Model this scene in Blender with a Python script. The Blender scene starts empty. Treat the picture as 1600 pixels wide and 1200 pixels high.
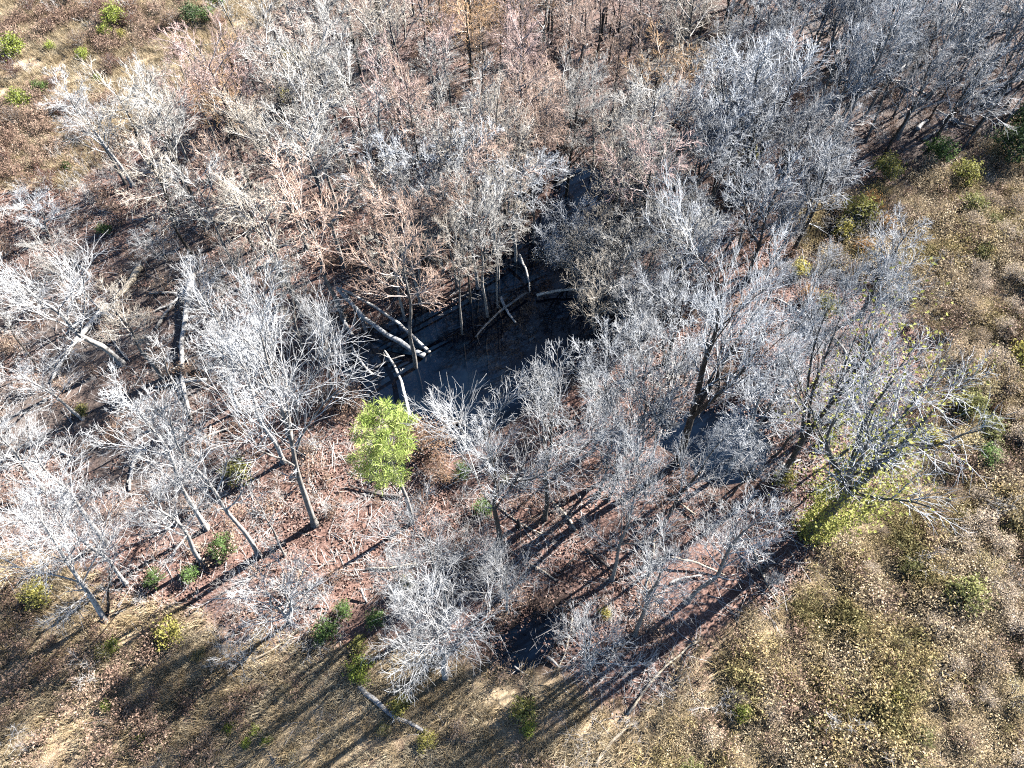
import bpy, math, random
import numpy as np
from mathutils import Vector, Quaternion, Matrix

# ------------------------------------------------------------------ camera, sky, sun, exposure
scene = bpy.context.scene
COL = scene.collection
CAM_H, CAM_P, FPX = 32.0, math.radians(57.7), 1110.0
cam_d = bpy.data.cameras.new('camera')
cam_d.sensor_width = 36.0
cam_d.lens = 36.0 * FPX / 1600.0
cam_d.clip_start = 0.2
cam_d.clip_end = 3000
cam = bpy.data.objects.new('camera', cam_d)
COL.objects.link(cam)
cam.location = (0, 0, CAM_H)
cam.rotation_euler = (math.pi / 2 - CAM_P, 0, 0)
scene.camera = cam

SUN_AZ, SUN_EL = math.radians(35.0), math.radians(34.0)      # azimuth from +x towards +y
sun_dir = Vector((math.cos(SUN_AZ) * math.cos(SUN_EL), math.sin(SUN_AZ) * math.cos(SUN_EL), math.sin(SUN_EL)))
world = bpy.data.worlds.new('World')
scene.world = world
world.use_nodes = True
wn = world.node_tree
bg = wn.nodes['Background']
sky = wn.nodes.new('ShaderNodeTexSky')
sky.sky_type = 'NISHITA'
sky.sun_disc = False
sky.sun_elevation = SUN_EL
sky.sun_rotation = math.pi / 2 - SUN_AZ
sky.air_density = 0.75
sky.dust_density = 0.2
sky.ozone_density = 2.0
wn.links.new(sky.outputs['Color'], bg.inputs['Color'])
bg.inputs['Strength'].default_value = 0.05
sl = bpy.data.lights.new('sun', 'SUN')
sl.energy = 5.0
sl.angle = math.radians(0.5)
sl.color = (1.0, 0.985, 0.96)
so = bpy.data.objects.new('sun', sl)
COL.objects.link(so)
so.rotation_euler = sun_dir.to_track_quat('Z', 'Y').to_euler()
so.location = (30, 20, 60)
scene.view_settings.view_transform = 'Standard'
scene.view_settings.look = 'None'
scene.view_settings.gamma = 1.0
scene.view_settings.use_curve_mapping = False
scene.view_settings.exposure = 2.2
try:
    scene.cycles.max_bounces = 5
    scene.cycles.diffuse_bounces = 0
    scene.cycles.use_denoising = False
    scene.cycles.filter_width = 1.15
    scene.cycles.transmission_bounces = 3
except Exception:
    pass

RNG = np.random.default_rng(11)
random.seed(5)

# ------------------------------------------------------------------ helpers: photo measurements to ground points
_f = np.array([0, math.cos(CAM_P), -math.sin(CAM_P)])
_u = np.array([0, math.sin(CAM_P), math.cos(CAM_P)])
_r = np.array([1.0, 0, 0])


def ray(px, py):
    return _f + _r * (px - 800) / FPX - _u * (py - 600) / FPX


def G(px, py, z=0.0):
    d = ray(px, py)
    return np.array([0, 0, CAM_H]) + d * (z - CAM_H) / d[2]


def to_px(p):
    p = np.asarray(p, float)
    if p.shape[-1] == 2:
        p = np.concatenate([p, np.zeros(p.shape[:-1] + (1,))], -1)
    q = p - np.array([0, 0, CAM_H])
    w = q @ _f
    return 800 + FPX * (q @ _r) / w, 600 - FPX * (q @ _u) / w, w


def _hash(ix, iy, s):
    n = (ix.astype(np.int64) * 374761393 + iy.astype(np.int64) * 668265263 + s * 974711) & 0x7fffffff
    n = ((n ^ (n >> 13)) * 1274126177) & 0x7fffffff
    return ((n ^ (n >> 16)) & 0xffff) / 65535.0


def noise2(x, y, sc, seed=0):
    x = np.asarray(x, float) / sc
    y = np.asarray(y, float) / sc
    ix, iy = np.floor(x), np.floor(y)
    fx, fy = x - ix, y - iy
    fx, fy = fx * fx * (3 - 2 * fx), fy * fy * (3 - 2 * fy)
    a, b = _hash(ix, iy, seed), _hash(ix + 1, iy, seed)
    c, d = _hash(ix, iy + 1, seed), _hash(ix + 1, iy + 1, seed)
    return (a * (1 - fx) + b * fx) * (1 - fy) + (c * (1 - fx) + d * fx) * fy


def fbm(x, y, sc, seed=0, o=4):
    v, a, t = 0, 1, 0
    for k in range(o):
        v = v + a * noise2(x, y, sc / 2 ** k, seed + k)
        t += a
        a *= 0.55
    return v / t


def sdist(x, y, poly):
    """signed distance to a ground polygon, negative inside"""
    x = np.asarray(x, float)
    y = np.asarray(y, float)
    d = np.full(x.shape, 1e9)
    ins = np.zeros(x.shape, bool)
    n = len(poly)
    for i in range(n):
        ax, ay = poly[i]
        bx, by = poly[(i + 1) % n]
        ex, ey = bx - ax, by - ay
        t = np.clip(((x - ax) * ex + (y - ay) * ey) / (ex * ex + ey * ey + 1e-9), 0, 1)
        d = np.minimum(d, np.hypot(x - ax - t * ex, y - ay - t * ey))
        c = ((ay > y) != (by > y)) & (x < (bx - ax) * (y - ay) / (by - ay + 1e-12) + ax)
        ins ^= c
    return np.where(ins, -d, d)


def sstep(a, b, v):
    t = np.clip((v - a) / (b - a), 0, 1)
    return t * t * (3 - 2 * t)


def gpoly(pts):
    return [tuple(G(*p)[:2]) for p in pts]


POND = gpoly([(532, 575), (548, 530), (600, 512), (640, 490), (700, 478), (752, 455), (790, 405), (820, 372), (856, 330),
              (880, 280), (915, 258), (950, 272), (955, 330), (948, 395), (918, 440), (960, 450), (1012, 462), (1035, 492),
              (1000, 520), (955, 535), (900, 565), (862, 600), (800, 640), (748, 668), (722, 698), (690, 690), (660, 660),
              (610, 640), (565, 622)])
POOL = gpoly([(1036, 652), (1085, 640), (1150, 640), (1196, 655), (1204, 700), (1172, 742), (1120, 752), (1092, 722), (1060, 700), (1040, 690)])
PUDDLE = gpoly([(828, 960), (870, 945), (878, 968), (866, 1000), (838, 1035), (800, 1046), (768, 1038), (776, 1005)])
FOREST = gpoly([(-300, 300), (120, 290), (330, 100), (420, 20), (560, -60), (1700, -120), (1760, 100), (1620, 190), (1490, 262), (1370, 330),
                (1470, 400), (1490, 520), (1420, 640), (1390, 760), (1310, 860), (1170, 980), (1000, 1120), (880, 1060), (640, 1030),
                (420, 1000), (200, 960), (60, 900), (-300, 830)])
SCRUB = gpoly([(1900, 140), (1600, 205), (1440, 275), (1260, 330), (1240, 430), (1420, 470), (1500, 560), (1480, 680), (1380, 800), (1280, 900), (1170, 1010),
               (1060, 1130), (980, 1300), (2300, 1400), (2300, 200)])
WATER_Z = -0.16


def gz(x, y):
    x = np.asarray(x, float)
    y = np.asarray(y, float)
    z = 0.22 * (fbm(x, y, 7.0, 3, 3) - 0.5) + 0.10 * (fbm(x, y, 1.6, 9, 3) - 0.5)
    wob = 0.9 * (fbm(x, y, 2.2, 21, 3) - 0.5)
    for P, dep, wd in ((POND, 0.75, 1.0), (POOL, 0.6, 0.8), (PUDDLE, 0.30, 1.1)):
        s = sdist(x, y, P) + wob
        z = z - dep * sstep(wd, -wd * 0.6, s)
    return z


def gz1(x, y):
    return float(gz(np.array([x]), np.array([y]))[0])


def wet(x, y, m=0.3):
    d = np.minimum(np.minimum(sdist(x, y, POND), sdist(x, y, POOL)), sdist(x, y, PUDDLE))
    return d < m


# ------------------------------------------------------------------ mesh helpers
def mesh_np(name, V, F4=None, F3=None, attrs=None, smooth=True, mats=()):
    me = bpy.data.meshes.new(name)
    V = np.asarray(V, np.float32).reshape(-1, 3)
    n4 = 0 if F4 is None else len(F4)
    n3 = 0 if F3 is None else len(F3)
    me.vertices.add(len(V))
    me.vertices.foreach_set('co', V.ravel())
    idx = []
    if n4:
        idx.append(np.asarray(F4, np.int32).ravel())
    if n3:
        idx.append(np.asarray(F3, np.int32).ravel())
    idx = np.concatenate(idx)
    me.loops.add(len(idx))
    me.loops.foreach_set('vertex_index', idx)
    me.polygons.add(n4 + n3)
    ls = np.concatenate([np.arange(n4, dtype=np.int32) * 4, n4 * 4 + np.arange(n3, dtype=np.int32) * 3])
    me.polygons.foreach_set('loop_start', ls)
    if smooth:
        me.polygons.foreach_set('use_smooth', np.ones(n4 + n3, bool))
    for k, a in (attrs or {}).items():
        at = me.attributes.new(k, 'FLOAT', 'POINT')
        at.data.foreach_set('value', np.asarray(a, np.float32).ravel())
    me.update(calc_edges=True)
    me.validate()
    for m in mats:
        me.materials.append(m)
    return me


class MB:
    """collects geometry with a per-vertex 'tip' value"""

    def __init__(self):
        self.V, self.Q, self.T, self.A, self.n = [], [], [], [], 0

    def add(self, V, Q=None, T=None, a=0.0):
        V = np.asarray(V, float).reshape(-1, 3)
        self.V.append(V)
        if Q is not None and len(Q):
            self.Q.append(np.asarray(Q) + self.n)
        if T is not None and len(T):
            self.T.append(np.asarray(T) + self.n)
        self.A.append(np.broadcast_to(np.asarray(a, float), (len(V),)))
        self.n += len(V)

    def tubes(self, P, R, sides=3, a=0.0, cap=False):
        P = np.asarray(P, float)
        R = np.asarray(R, float)
        n, k, _ = P.shape
        if n == 0:
            return
        T = np.gradient(P, axis=1)
        T /= np.linalg.norm(T, axis=2, keepdims=True) + 1e-9
        ref = np.where(np.abs(T[:, :1, 2:3]) < 0.92, np.array([0, 0, 1.0]), np.array([1.0, 0, 0]))
        U = np.cross(T, np.broadcast_to(ref, T.shape))
        U /= np.linalg.norm(U, axis=2, keepdims=True) + 1e-9
        W = np.cross(T, U)
        an = np.arange(sides) * 2 * math.pi / sides
        V = P[:, :, None, :] + R[:, :, None, None] * (np.cos(an)[None, None, :, None] * U[:, :, None, :] + np.sin(an)[None, None, :, None] * W[:, :, None, :])
        base = (np.arange(n) * k * sides)[:, None, None]
        j = (np.arange(k - 1) * sides)[None, :, None]
        s = np.arange(sides)[None, None, :]
        s2 = (s + 1) % sides
        Q = np.stack([base + j + s, base + j + s2, base + j + sides + s2, base + j + sides + s], -1).reshape(-1, 4)
        av = np.broadcast_to(np.asarray(a, float).reshape((-1, 1, 1) if np.ndim(a) == 1 else (1, 1, 1)), (n, k, sides)).reshape(-1)
        nv = n * k * sides
        VV = V.reshape(-1, 3)
        Tt = None
        if cap:
            c0, c1 = P[:, 0], P[:, -1]
            VV = np.concatenate([VV, c0, c1])
            b = np.arange(n)[:, None] * k * sides
            s = np.arange(sides)[None, :]
            s2 = (s + 1) % sides
            t0 = np.stack([np.broadcast_to(nv + np.arange(n)[:, None], (n, sides)), b + s2, b + s], -1).reshape(-1, 3)
            e = b + (k - 1) * sides
            t1 = np.stack([np.broadcast_to(nv + n + np.arange(n)[:, None], (n, sides)), e + s, e + s2], -1).reshape(-1, 3)
            Tt = np.concatenate([t0, t1])
            av = np.concatenate([av, np.full(2 * n, float(np.mean(a)))])
        self.add(VV, Q, Tt, av)

    def cards(self, Cn, size, rng, aspect=0.5, up=0.0, a=None, dirs=None):
        """diamond leaves: one folded quad per leaf"""
        Cn = np.asarray(Cn, float)
        n = len(Cn)
        if n == 0:
            return
        D = rng.normal(size=(n, 3)) if dirs is None else np.asarray(dirs, float) + rng.normal(size=(n, 3)) * 0.35
        D[:, 2] += up
        D /= np.linalg.norm(D, axis=1, keepdims=True) + 1e-9
        N = rng.normal(size=(n, 3))
        S = np.cross(D, N)
        S /= np.linalg.norm(S, axis=1, keepdims=True) + 1e-9
        N = np.cross(S, D)
        L = (np.asarray(size) * rng.uniform(0.7, 1.3, n))[:, None]
        p0 = Cn
        p1 = Cn + D * L * 0.5 + S * L * aspect * 0.5 + N * L * 0.1
        p2 = Cn + D * L
        p3 = Cn + D * L * 0.5 - S * L * aspect * 0.5 + N * L * 0.1
        V = np.stack([p0, p1, p2, p3], 1).reshape(-1, 3)
        Q = np.arange(n)[:, None] * 4 + np.arange(4)[None, :]
        av = np.repeat(rng.uniform(0, 1, n) if a is None else np.broadcast_to(a, (n,)), 4)
        self.add(V, Q, None, av)

    def blades(self, Cn, L, W, rng, lean=0.5, a=None):
        Cn = np.asarray(Cn, float)
        n = len(Cn)
        ph = rng.uniform(0, 2 * math.pi, n)
        le = np.abs(rng.normal(0, lean, n))
        D = np.stack([np.cos(ph) * np.sin(le), np.sin(ph) * np.sin(le), np.cos(le)], -1)
        ps = ph + math.pi / 2 + rng.normal(0, 0.4, n)
        S = np.stack([np.cos(ps), np.sin(ps), np.zeros(n)], -1)
        l = (L * rng.uniform(0.5, 1.2, n))[:, None]
        droop = np.array([0, 0, -1.0]) * (l * np.sin(le)[:, None] * 0.5)
        m = Cn + D * l * 0.55
        e = Cn + D * l + np.stack([np.cos(ph), np.sin(ph), np.zeros(n)], -1) * l * 0.2 + droop
        V = np.stack([Cn - S * W, Cn + S * W, m + S * W * 0.7, m - S * W * 0.7, e], 1).reshape(-1, 3)
        b = np.arange(n)[:, None] * 5
        Q = b + np.array([[0, 1, 2, 3]])
        T = b + np.array([[3, 2, 4]])
        av = np.repeat(rng.uniform(0, 1, n) if a is None else np.broadcast_to(a, (n,)), 5)
        self.add(V, Q, T, av)

    def mesh(self, name, mat, smooth=True):
        V = np.concatenate(self.V)
        Q = np.concatenate(self.Q) if self.Q else None
        T = np.concatenate(self.T) if self.T else None
        return mesh_np(name, V, Q, T, {'tip': np.concatenate(self.A)}, smooth, (mat,))


def link(name, me, parent=None, kind=None):
    o = bpy.data.objects.new(name, me)
    COL.objects.link(o)
    if parent is not None:
        o.parent = parent
    if kind:
        o['kind'] = kind
    return o


def tag(o, label, cat, group=None):
    o['label'] = label
    o['category'] = cat
    if group:
        o['group'] = group
    return o


# ------------------------------------------------------------------ materials
def new_mat(name):
    m = bpy.data.materials.new(name)
    m.use_nodes = True
    nt = m.node_tree
    for n in list(nt.nodes):
        nt.nodes.remove(n)
    out = nt.nodes.new('ShaderNodeOutputMaterial')
    b = nt.nodes.new('ShaderNodeBsdfPrincipled')
    b.inputs['Roughness'].default_value = 0.8
    b.inputs['Specular IOR Level'].default_value = 0.25
    nt.links.new(b.outputs[0], out.inputs[0])
    return m, nt, b


def nd(nt, typ, **kw):
    n = nt.nodes.new(typ)
    for k, v in kw.items():
        if k.startswith('i_'):
            n.inputs[k[2:].replace('_', ' ')].default_value = v
        else:
            setattr(n, k, v)
    return n


def ramp(nt, stops, fac=None):
    r = nt.nodes.new('ShaderNodeValToRGB')
    cr = r.color_ramp
    while len(cr.elements) < len(stops):
        cr.elements.new(0.5)
    for e, (p, c) in zip(cr.elements, stops):
        e.position = p
        e.color = tuple(c) + (1,) if len(c) == 3 else c
    if fac is not None:
        nt.links.new(fac, r.inputs[0])
    return r


def mixc(nt, a, b, fac, blend='MIX'):
    m = nt.nodes.new('ShaderNodeMix')
    m.data_type = 'RGBA'
    m.blend_type = blend
    for sock, v in ((m.inputs[6], a), (m.inputs[7], b), (m.inputs[0], fac)):
        if hasattr(v, 'links'):
            nt.links.new(v, sock)
        elif isinstance(v, (int, float)):
            sock.default_value = v
        else:
            sock.default_value = tuple(v) + (1,) if len(v) == 3 else v
    return m.outputs[2]


def math_n(nt, op, a, b=None):
    m = nt.nodes.new('ShaderNodeMath')
    m.operation = op
    for s, v in ((m.inputs[0], a), (m.inputs[1], b)):
        if v is None:
            continue
        if hasattr(v, 'links'):
            nt.links.new(v, s)
        else:
            s.default_value = v
    return m.outputs[0]


def noise_n(nt, vec, scale, detail=4, rough=0.6):
    n = nd(nt, 'ShaderNodeTexNoise')
    n.inputs['Scale'].default_value = scale
    n.inputs['Detail'].default_value = detail
    n.inputs['Roughness'].default_value = rough
    if vec is not None:
        nt.links.new(vec, n.inputs['Vector'])
    return n.outputs['Fac']


def bark_material():
    m, nt, b = new_mat('bark')
    oi = nd(nt, 'ShaderNodeObjectInfo')
    tc = nd(nt, 'ShaderNodeTexCoord')
    mp = nd(nt, 'ShaderNodeMapping')
    mp.inputs['Scale'].default_value = (1, 1, 0.25)
    nt.links.new(tc.outputs['Object'], mp.inputs['Vector'])
    n1 = noise_n(nt, mp.outputs[0], 9.0, 6, 0.7)
    n2 = noise_n(nt, tc.outputs['Object'], 1.7, 3, 0.6)
    r1 = ramp(nt, [(0.32, (0.28, 0.26, 0.24)), (0.5, (0.95, 0.95, 0.95)), (0.75, (1.25, 1.25, 1.22))], n1)
    r2 = ramp(nt, [(0.35, (0.62, 0.60, 0.57)), (0.6, (1.1, 1.1, 1.1))], n2)
    c = mixc(nt, oi.outputs['Color'], r1.outputs[0], 0.95, 'MULTIPLY')
    c = mixc(nt, c, r2.outputs[0], 0.8, 'MULTIPLY')
    nt.links.new(c, b.inputs['Base Color'])
    bp = nd(nt, 'ShaderNodeBump')
    bp.inputs['Strength'].default_value = 0.6
    bp.inputs['Distance'].default_value = 0.03
    nt.links.new(n1, bp.inputs['Height'])
    nt.links.new(bp.outputs[0], b.inputs['Normal'])
    return m


def twig_material():
    """limb bark towards the trunk, the tree's own twig colour at the tips"""
    m, nt, b = new_mat('twig_bark')
    oi = nd(nt, 'ShaderNodeObjectInfo')
    at = nd(nt, 'ShaderNodeAttribute', attribute_name='tip')
    tc = nd(nt, 'ShaderNodeTexCoord')
    n1 = noise_n(nt, tc.outputs['Object'], 1.3, 4, 0.65)
    r1 = ramp(nt, [(0.3, (0.6, 0.58, 0.55)), (0.6, (1.12, 1.12, 1.12))], n1)
    limb = mixc(nt, oi.outputs['Color'], (0.50, 0.485, 0.47), 0.6)
    c = mixc(nt, limb, oi.outputs['Color'], at.outputs['Fac'])
    c = mixc(nt, c, r1.outputs[0], 1.0, 'MULTIPLY')
    nt.links.new(c, b.inputs['Base Color'])
    return m


def leafy_material(name, stops, trans=0.25, world_scale=0.35, use_obj=False, wfac=0.5):
    m, nt, b = new_mat(name)
    oi = nd(nt, 'ShaderNodeObjectInfo')
    at = nd(nt, 'ShaderNodeAttribute', attribute_name='tip')
    geo = nd(nt, 'ShaderNodeNewGeometry')
    n1 = noise_n(nt, geo.outputs['Position'], world_scale, 4, 0.6)
    v = math_n(nt, 'MULTIPLY', at.outputs['Fac'], 0.35)
    v = math_n(nt, 'ADD', v, math_n(nt, 'MULTIPLY', oi.outputs['Random'], 0.35))
    w = math_n(nt, 'MULTIPLY', math_n(nt, 'SUBTRACT', n1, 0.5), 2.2 * wfac)
    v = math_n(nt, 'ADD', math_n(nt, 'ADD', v, 0.15), w)
    r = ramp(nt, stops, v)
    c = r.outputs[0]
    if use_obj:
        c = mixc(nt, c, oi.outputs['Color'], 1.0, 'MULTIPLY')
    nt.links.new(c, b.inputs['Base Color'])
    b.inputs['Roughness'].default_value = 0.7
    if trans:
        tr = nd(nt, 'ShaderNodeBsdfTranslucent')
        nt.links.new(c, tr.inputs['Color'])
        mx = nd(nt, 'ShaderNodeMixShader')
        mx.inputs[0].default_value = trans
        out = [n for n in nt.nodes if n.type == 'OUTPUT_MATERIAL'][0]
        nt.links.new(b.outputs[0], mx.inputs[1])
        nt.links.new(tr.outputs[0], mx.inputs[2])
        nt.links.new(mx.outputs[0], out.inputs[0])
    return m


M_BARK = bark_material()
M_TWIG = twig_material()
M_LITTER = leafy_material('leaf_litter', [(0.0, (0.07, 0.038, 0.028)), (0.35, (0.18, 0.105, 0.08)), (0.6, (0.28, 0.175, 0.14)), (0.85, (0.40, 0.295, 0.25)), (1, (0.54, 0.46, 0.41))], 0.1, 0.5, wfac=0.25)
M_GRASS = leafy_material('dry_grass', [(0.0, (0.24, 0.17, 0.08)), (0.35, (0.44, 0.32, 0.18)), (0.6, (0.58, 0.46, 0.29)), (1, (0.66, 0.57, 0.42))], 0.25, 0.3)
M_BRUSH = leafy_material('brown_brush', [(0.0, (0.11, 0.065, 0.045)), (0.4, (0.26, 0.165, 0.12)), (0.7, (0.40, 0.28, 0.20)), (1, (0.52, 0.41, 0.31))], 0.15, 0.3)
M_SCRUB = leafy_material('scrub_leaf', [(0.0, (0.17, 0.15, 0.06)), (0.14, (0.34, 0.28, 0.12)), (0.34, (0.46, 0.34, 0.17)), (0.6, (0.58, 0.46, 0.30)), (0.8, (0.47, 0.35, 0.22)), (1, (0.66, 0.54, 0.38))], 0.25, 0.30, wfac=1.25)
M_STICK = leafy_material('dead_stick', [(0.0, (0.22, 0.18, 0.15)), (0.5, (0.45, 0.41, 0.38)), (1, (0.62, 0.60, 0.57))], 0.0, 0.5, wfac=0.3)
M_LEAF = leafy_material('shrub_leaf', [(0.0, (0.45, 0.45, 0.42)), (0.5, (0.9, 0.9, 0.9)), (1, (1.35, 1.3, 1.1))], 0.3, 0.8, use_obj=True, wfac=0.4)
M_NEEDLE = leafy_material('pine_needle', [(0.0, (0.10, 0.15, 0.03)), (0.3, (0.25, 0.34, 0.07)), (0.6, (0.40, 0.50, 0.12)), (0.9, (0.54, 0.60, 0.20))], 0.3, 1.6, wfac=0.5)


def ground_material():
    m, nt, b = new_mat('ground')
    geo = nd(nt, 'ShaderNodeNewGeometry')
    pos = geo.outputs['Position']
    g = nd(nt, 'ShaderNodeAttribute', attribute_name='w_grass').outputs['Fac']
    s = nd(nt, 'ShaderNodeAttribute', attribute_name='w_scrub').outputs['Fac']
    mu = nd(nt, 'ShaderNodeAttribute', attribute_name='w_mud').outputs['Fac']
    gr = nd(nt, 'ShaderNodeAttribute', attribute_name='w_grey').outputs['Fac']
    n_f = noise_n(nt, pos, 9.0, 5, 0.7)
    n_m = noise_n(nt, pos, 1.6, 5, 0.65)
    n_l = noise_n(nt, pos, 0.28, 4, 0.6)
    vo = nd(nt, 'ShaderNodeTexVoronoi')
    vo.inputs['Scale'].default_value = 11.0
    nt.links.new(pos, vo.inputs['Vector'])
    lit = ramp(nt, [(0.25, (0.085, 0.05, 0.04)), (0.45, (0.175, 0.105, 0.085)), (0.6, (0.25, 0.16, 0.13)), (0.78, (0.34, 0.25, 0.21))], n_f).outputs[0]
    cell = ramp(nt, [(0.0, (0.55, 0.5, 0.5)), (0.5, (1.0, 1.0, 1.0)), (1.0, (1.35, 1.3, 1.25))], nd_sep(nt, vo.outputs['Color'])).outputs[0]
    lit = mixc(nt, lit, cell, 0.8, 'MULTIPLY')
    lit = mixc(nt, lit, ramp(nt, [(0.35, (0.75, 0.72, 0.70)), (0.65, (1.1, 1.08, 1.05))], n_m).outputs[0], 0.9, 'MULTIPLY')
    grey = ramp(nt, [(0.3, (0.07, 0.055, 0.045)), (0.5, (0.11, 0.088, 0.075)), (0.7, (0.18, 0.15, 0.13))], n_f).outputs[0]  # soil colour, with the left wood's tree shade darkened into it
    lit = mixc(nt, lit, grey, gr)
    gra = ramp(nt, [(0.3, (0.26, 0.18, 0.10)), (0.48, (0.42, 0.31, 0.19)), (0.7, (0.58, 0.46, 0.31))], n_f).outputs[0]
    br = ramp(nt, [(0.3, (0.15, 0.085, 0.065)), (0.6, (0.33, 0.21, 0.15))], n_f).outputs[0]
    gra = mixc(nt, gra, br, ramp(nt, [(0.5, (0, 0, 0)), (0.64, (0.8, 0.8, 0.8))], n_l).outputs[0])
    scr = ramp(nt, [(0.3, (0.12, 0.09, 0.055)), (0.5, (0.27, 0.20, 0.12)), (0.7, (0.42, 0.33, 0.22))], n_f).outputs[0]
    c = mixc(nt, lit, gra, g)
    c = mixc(nt, c, scr, s)
    mud = ramp(nt, [(0.3, (0.008, 0.007, 0.006)), (0.7, (0.03, 0.024, 0.02))], n_f).outputs[0]
    c = mixc(nt, c, mud, mu)
    nt.links.new(c, b.inputs['Base Color'])
    b.inputs['Roughness'].default_value = 0.95
    bp = nd(nt, 'ShaderNodeBump')
    bp.inputs['Strength'].default_value = 0.8
    bp.inputs['Distance'].default_value = 0.05
    nt.links.new(n_f, bp.inputs['Height'])
    nt.links.new(bp.outputs[0], b.inputs['Normal'])
    return m


def nd_sep(nt, col):
    s = nt.nodes.new('ShaderNodeSeparateColor')
    nt.links.new(col, s.inputs[0])
    return s.outputs[0]


def water_material():
    m, nt, b = new_mat('dark_water')
    geo = nd(nt, 'ShaderNodeNewGeometry')
    n1 = noise_n(nt, geo.outputs['Position'], 0.6, 4, 0.6)
    r = ramp(nt, [(0.4, (0.0012, 0.0035, 0.009)), (0.7, (0.003, 0.007, 0.014))], n1)
    nt.links.new(r.outputs[0], b.inputs['Base Color'])
    b.inputs['Roughness'].default_value = 0.03
    b.inputs['IOR'].default_value = 1.42
    b.inputs['Specular IOR Level'].default_value = 0.5
    bp = nd(nt, 'ShaderNodeBump')
    bp.inputs['Strength'].default_value = 0.08
    bp.inputs['Distance'].default_value = 0.02
    nt.links.new(noise_n(nt, geo.outputs['Position'], 2.5, 3, 0.5), bp.inputs['Height'])
    nt.links.new(bp.outputs[0], b.inputs['Normal'])
    return m


# ------------------------------------------------------------------ the setting: ground and water
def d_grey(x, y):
    """grey-brown soil instead of red leaves, its tone also darkened for tree shade"""
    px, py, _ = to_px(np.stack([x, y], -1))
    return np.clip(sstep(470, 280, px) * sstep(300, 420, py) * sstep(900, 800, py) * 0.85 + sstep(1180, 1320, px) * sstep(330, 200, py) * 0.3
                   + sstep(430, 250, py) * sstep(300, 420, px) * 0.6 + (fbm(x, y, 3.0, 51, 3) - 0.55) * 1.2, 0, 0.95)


def axis(a, b, st, far):
    core = np.arange(a, b + st * 0.5, st)
    out, d, p = [], st, 0
    while p < far:
        d *= 1.45
        p += d
        out.append(p)
    out = np.array(out)
    return np.concatenate([a - out[::-1], core, b + out])


gx = axis(-52, 52, 0.28, 900)
gy = axis(-4, 72, 0.28, 900)
X, Y = np.meshgrid(gx, gy)
Z = gz(X, Y) + 1.0 * (fbm(X, Y, 60, 77, 3) - 0.5) * sstep(60, 200, np.hypot(X, Y - 30))
nx, ny = len(gx), len(gy)
ii = (np.arange(ny - 1)[:, None] * nx + np.arange(nx - 1)[None, :]).ravel()
FQ = np.stack([ii, ii + 1, ii + nx + 1, ii + nx], -1)
wob = 3.0 * (fbm(X, Y, 4.0, 41, 4) - 0.5)
sf = sdist(X, Y, FOREST) + wob
ss = sdist(X, Y, SCRUB) + wob
w_grass = sstep(-0.9, 0.9, sf)
w_scrub = sstep(0.8, -0.8, ss)
dw = np.minimum(np.minimum(sdist(X, Y, POND), sdist(X, Y, POOL)), sdist(X, Y, PUDDLE)) + wob * 0.3
w_mud = sstep(1.5, -0.3, dw) * 0.95
px_, py_, _w = to_px(np.stack([X, Y], -1))
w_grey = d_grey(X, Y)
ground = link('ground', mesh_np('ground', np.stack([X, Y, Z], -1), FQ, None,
              {'w_grass': w_grass, 'w_scrub': w_scrub, 'w_mud': w_mud, 'w_grey': w_grey}, True, (ground_material(),)), kind='structure')

M_WATER = water_material()


def water(name, poly, margin):
    P = np.array(poly)
    x0, y0 = P.min(0) - margin
    x1, y1 = P.max(0) + margin
    st = 0.35
    xs, ys = np.arange(x0, x1 + st, st), np.arange(y0, y1 + st, st)
    X, Y = np.meshgrid(xs, ys)
    keep = sdist(X, Y, poly) < margin
    n = len(xs)
    i = (np.arange(len(ys) - 1)[:, None] * n + np.arange(n - 1)[None, :])
    k = keep[:-1, :-1] & keep[1:, :-1] & keep[:-1, 1:] & keep[1:, 1:]
    i = i[k]
    q = np.stack([i, i + 1, i + n + 1, i + n], -1)
    us, inv = np.unique(q, return_inverse=True)
    V = np.stack([X.ravel(), Y.ravel(), np.full(X.size, WATER_Z)], -1)[us]
    return link(name, mesh_np(name, V, inv.reshape(-1, 4), None, None, True, (M_WATER,)), kind='structure')


water('pond_water', POND, 2.2)
water('pool_water', POOL, 1.8)
water('puddle_water', PUDDLE, 1.5)


# ------------------------------------------------------------------ bare trees: generator
def bez(pts, k):
    """smooth polyline through control points"""
    pts = np.asarray(pts, float)
    t = np.linspace(0, len(pts) - 1, k)
    out = []
    for v in t:
        i = min(int(v), len(pts) - 2)
        f = v - i
        p0, p1, p2, p3 = pts[max(i - 1, 0)], pts[i], pts[i + 1], pts[min(i + 2, len(pts) - 1)]
        out.append(0.5 * (2 * p1 + (p2 - p0) * f + (2 * p0 - 5 * p1 + 4 * p2 - p3) * f * f + (3 * p1 - p0 - 3 * p2 + p3) * f ** 3))
    return np.array(out)


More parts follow.
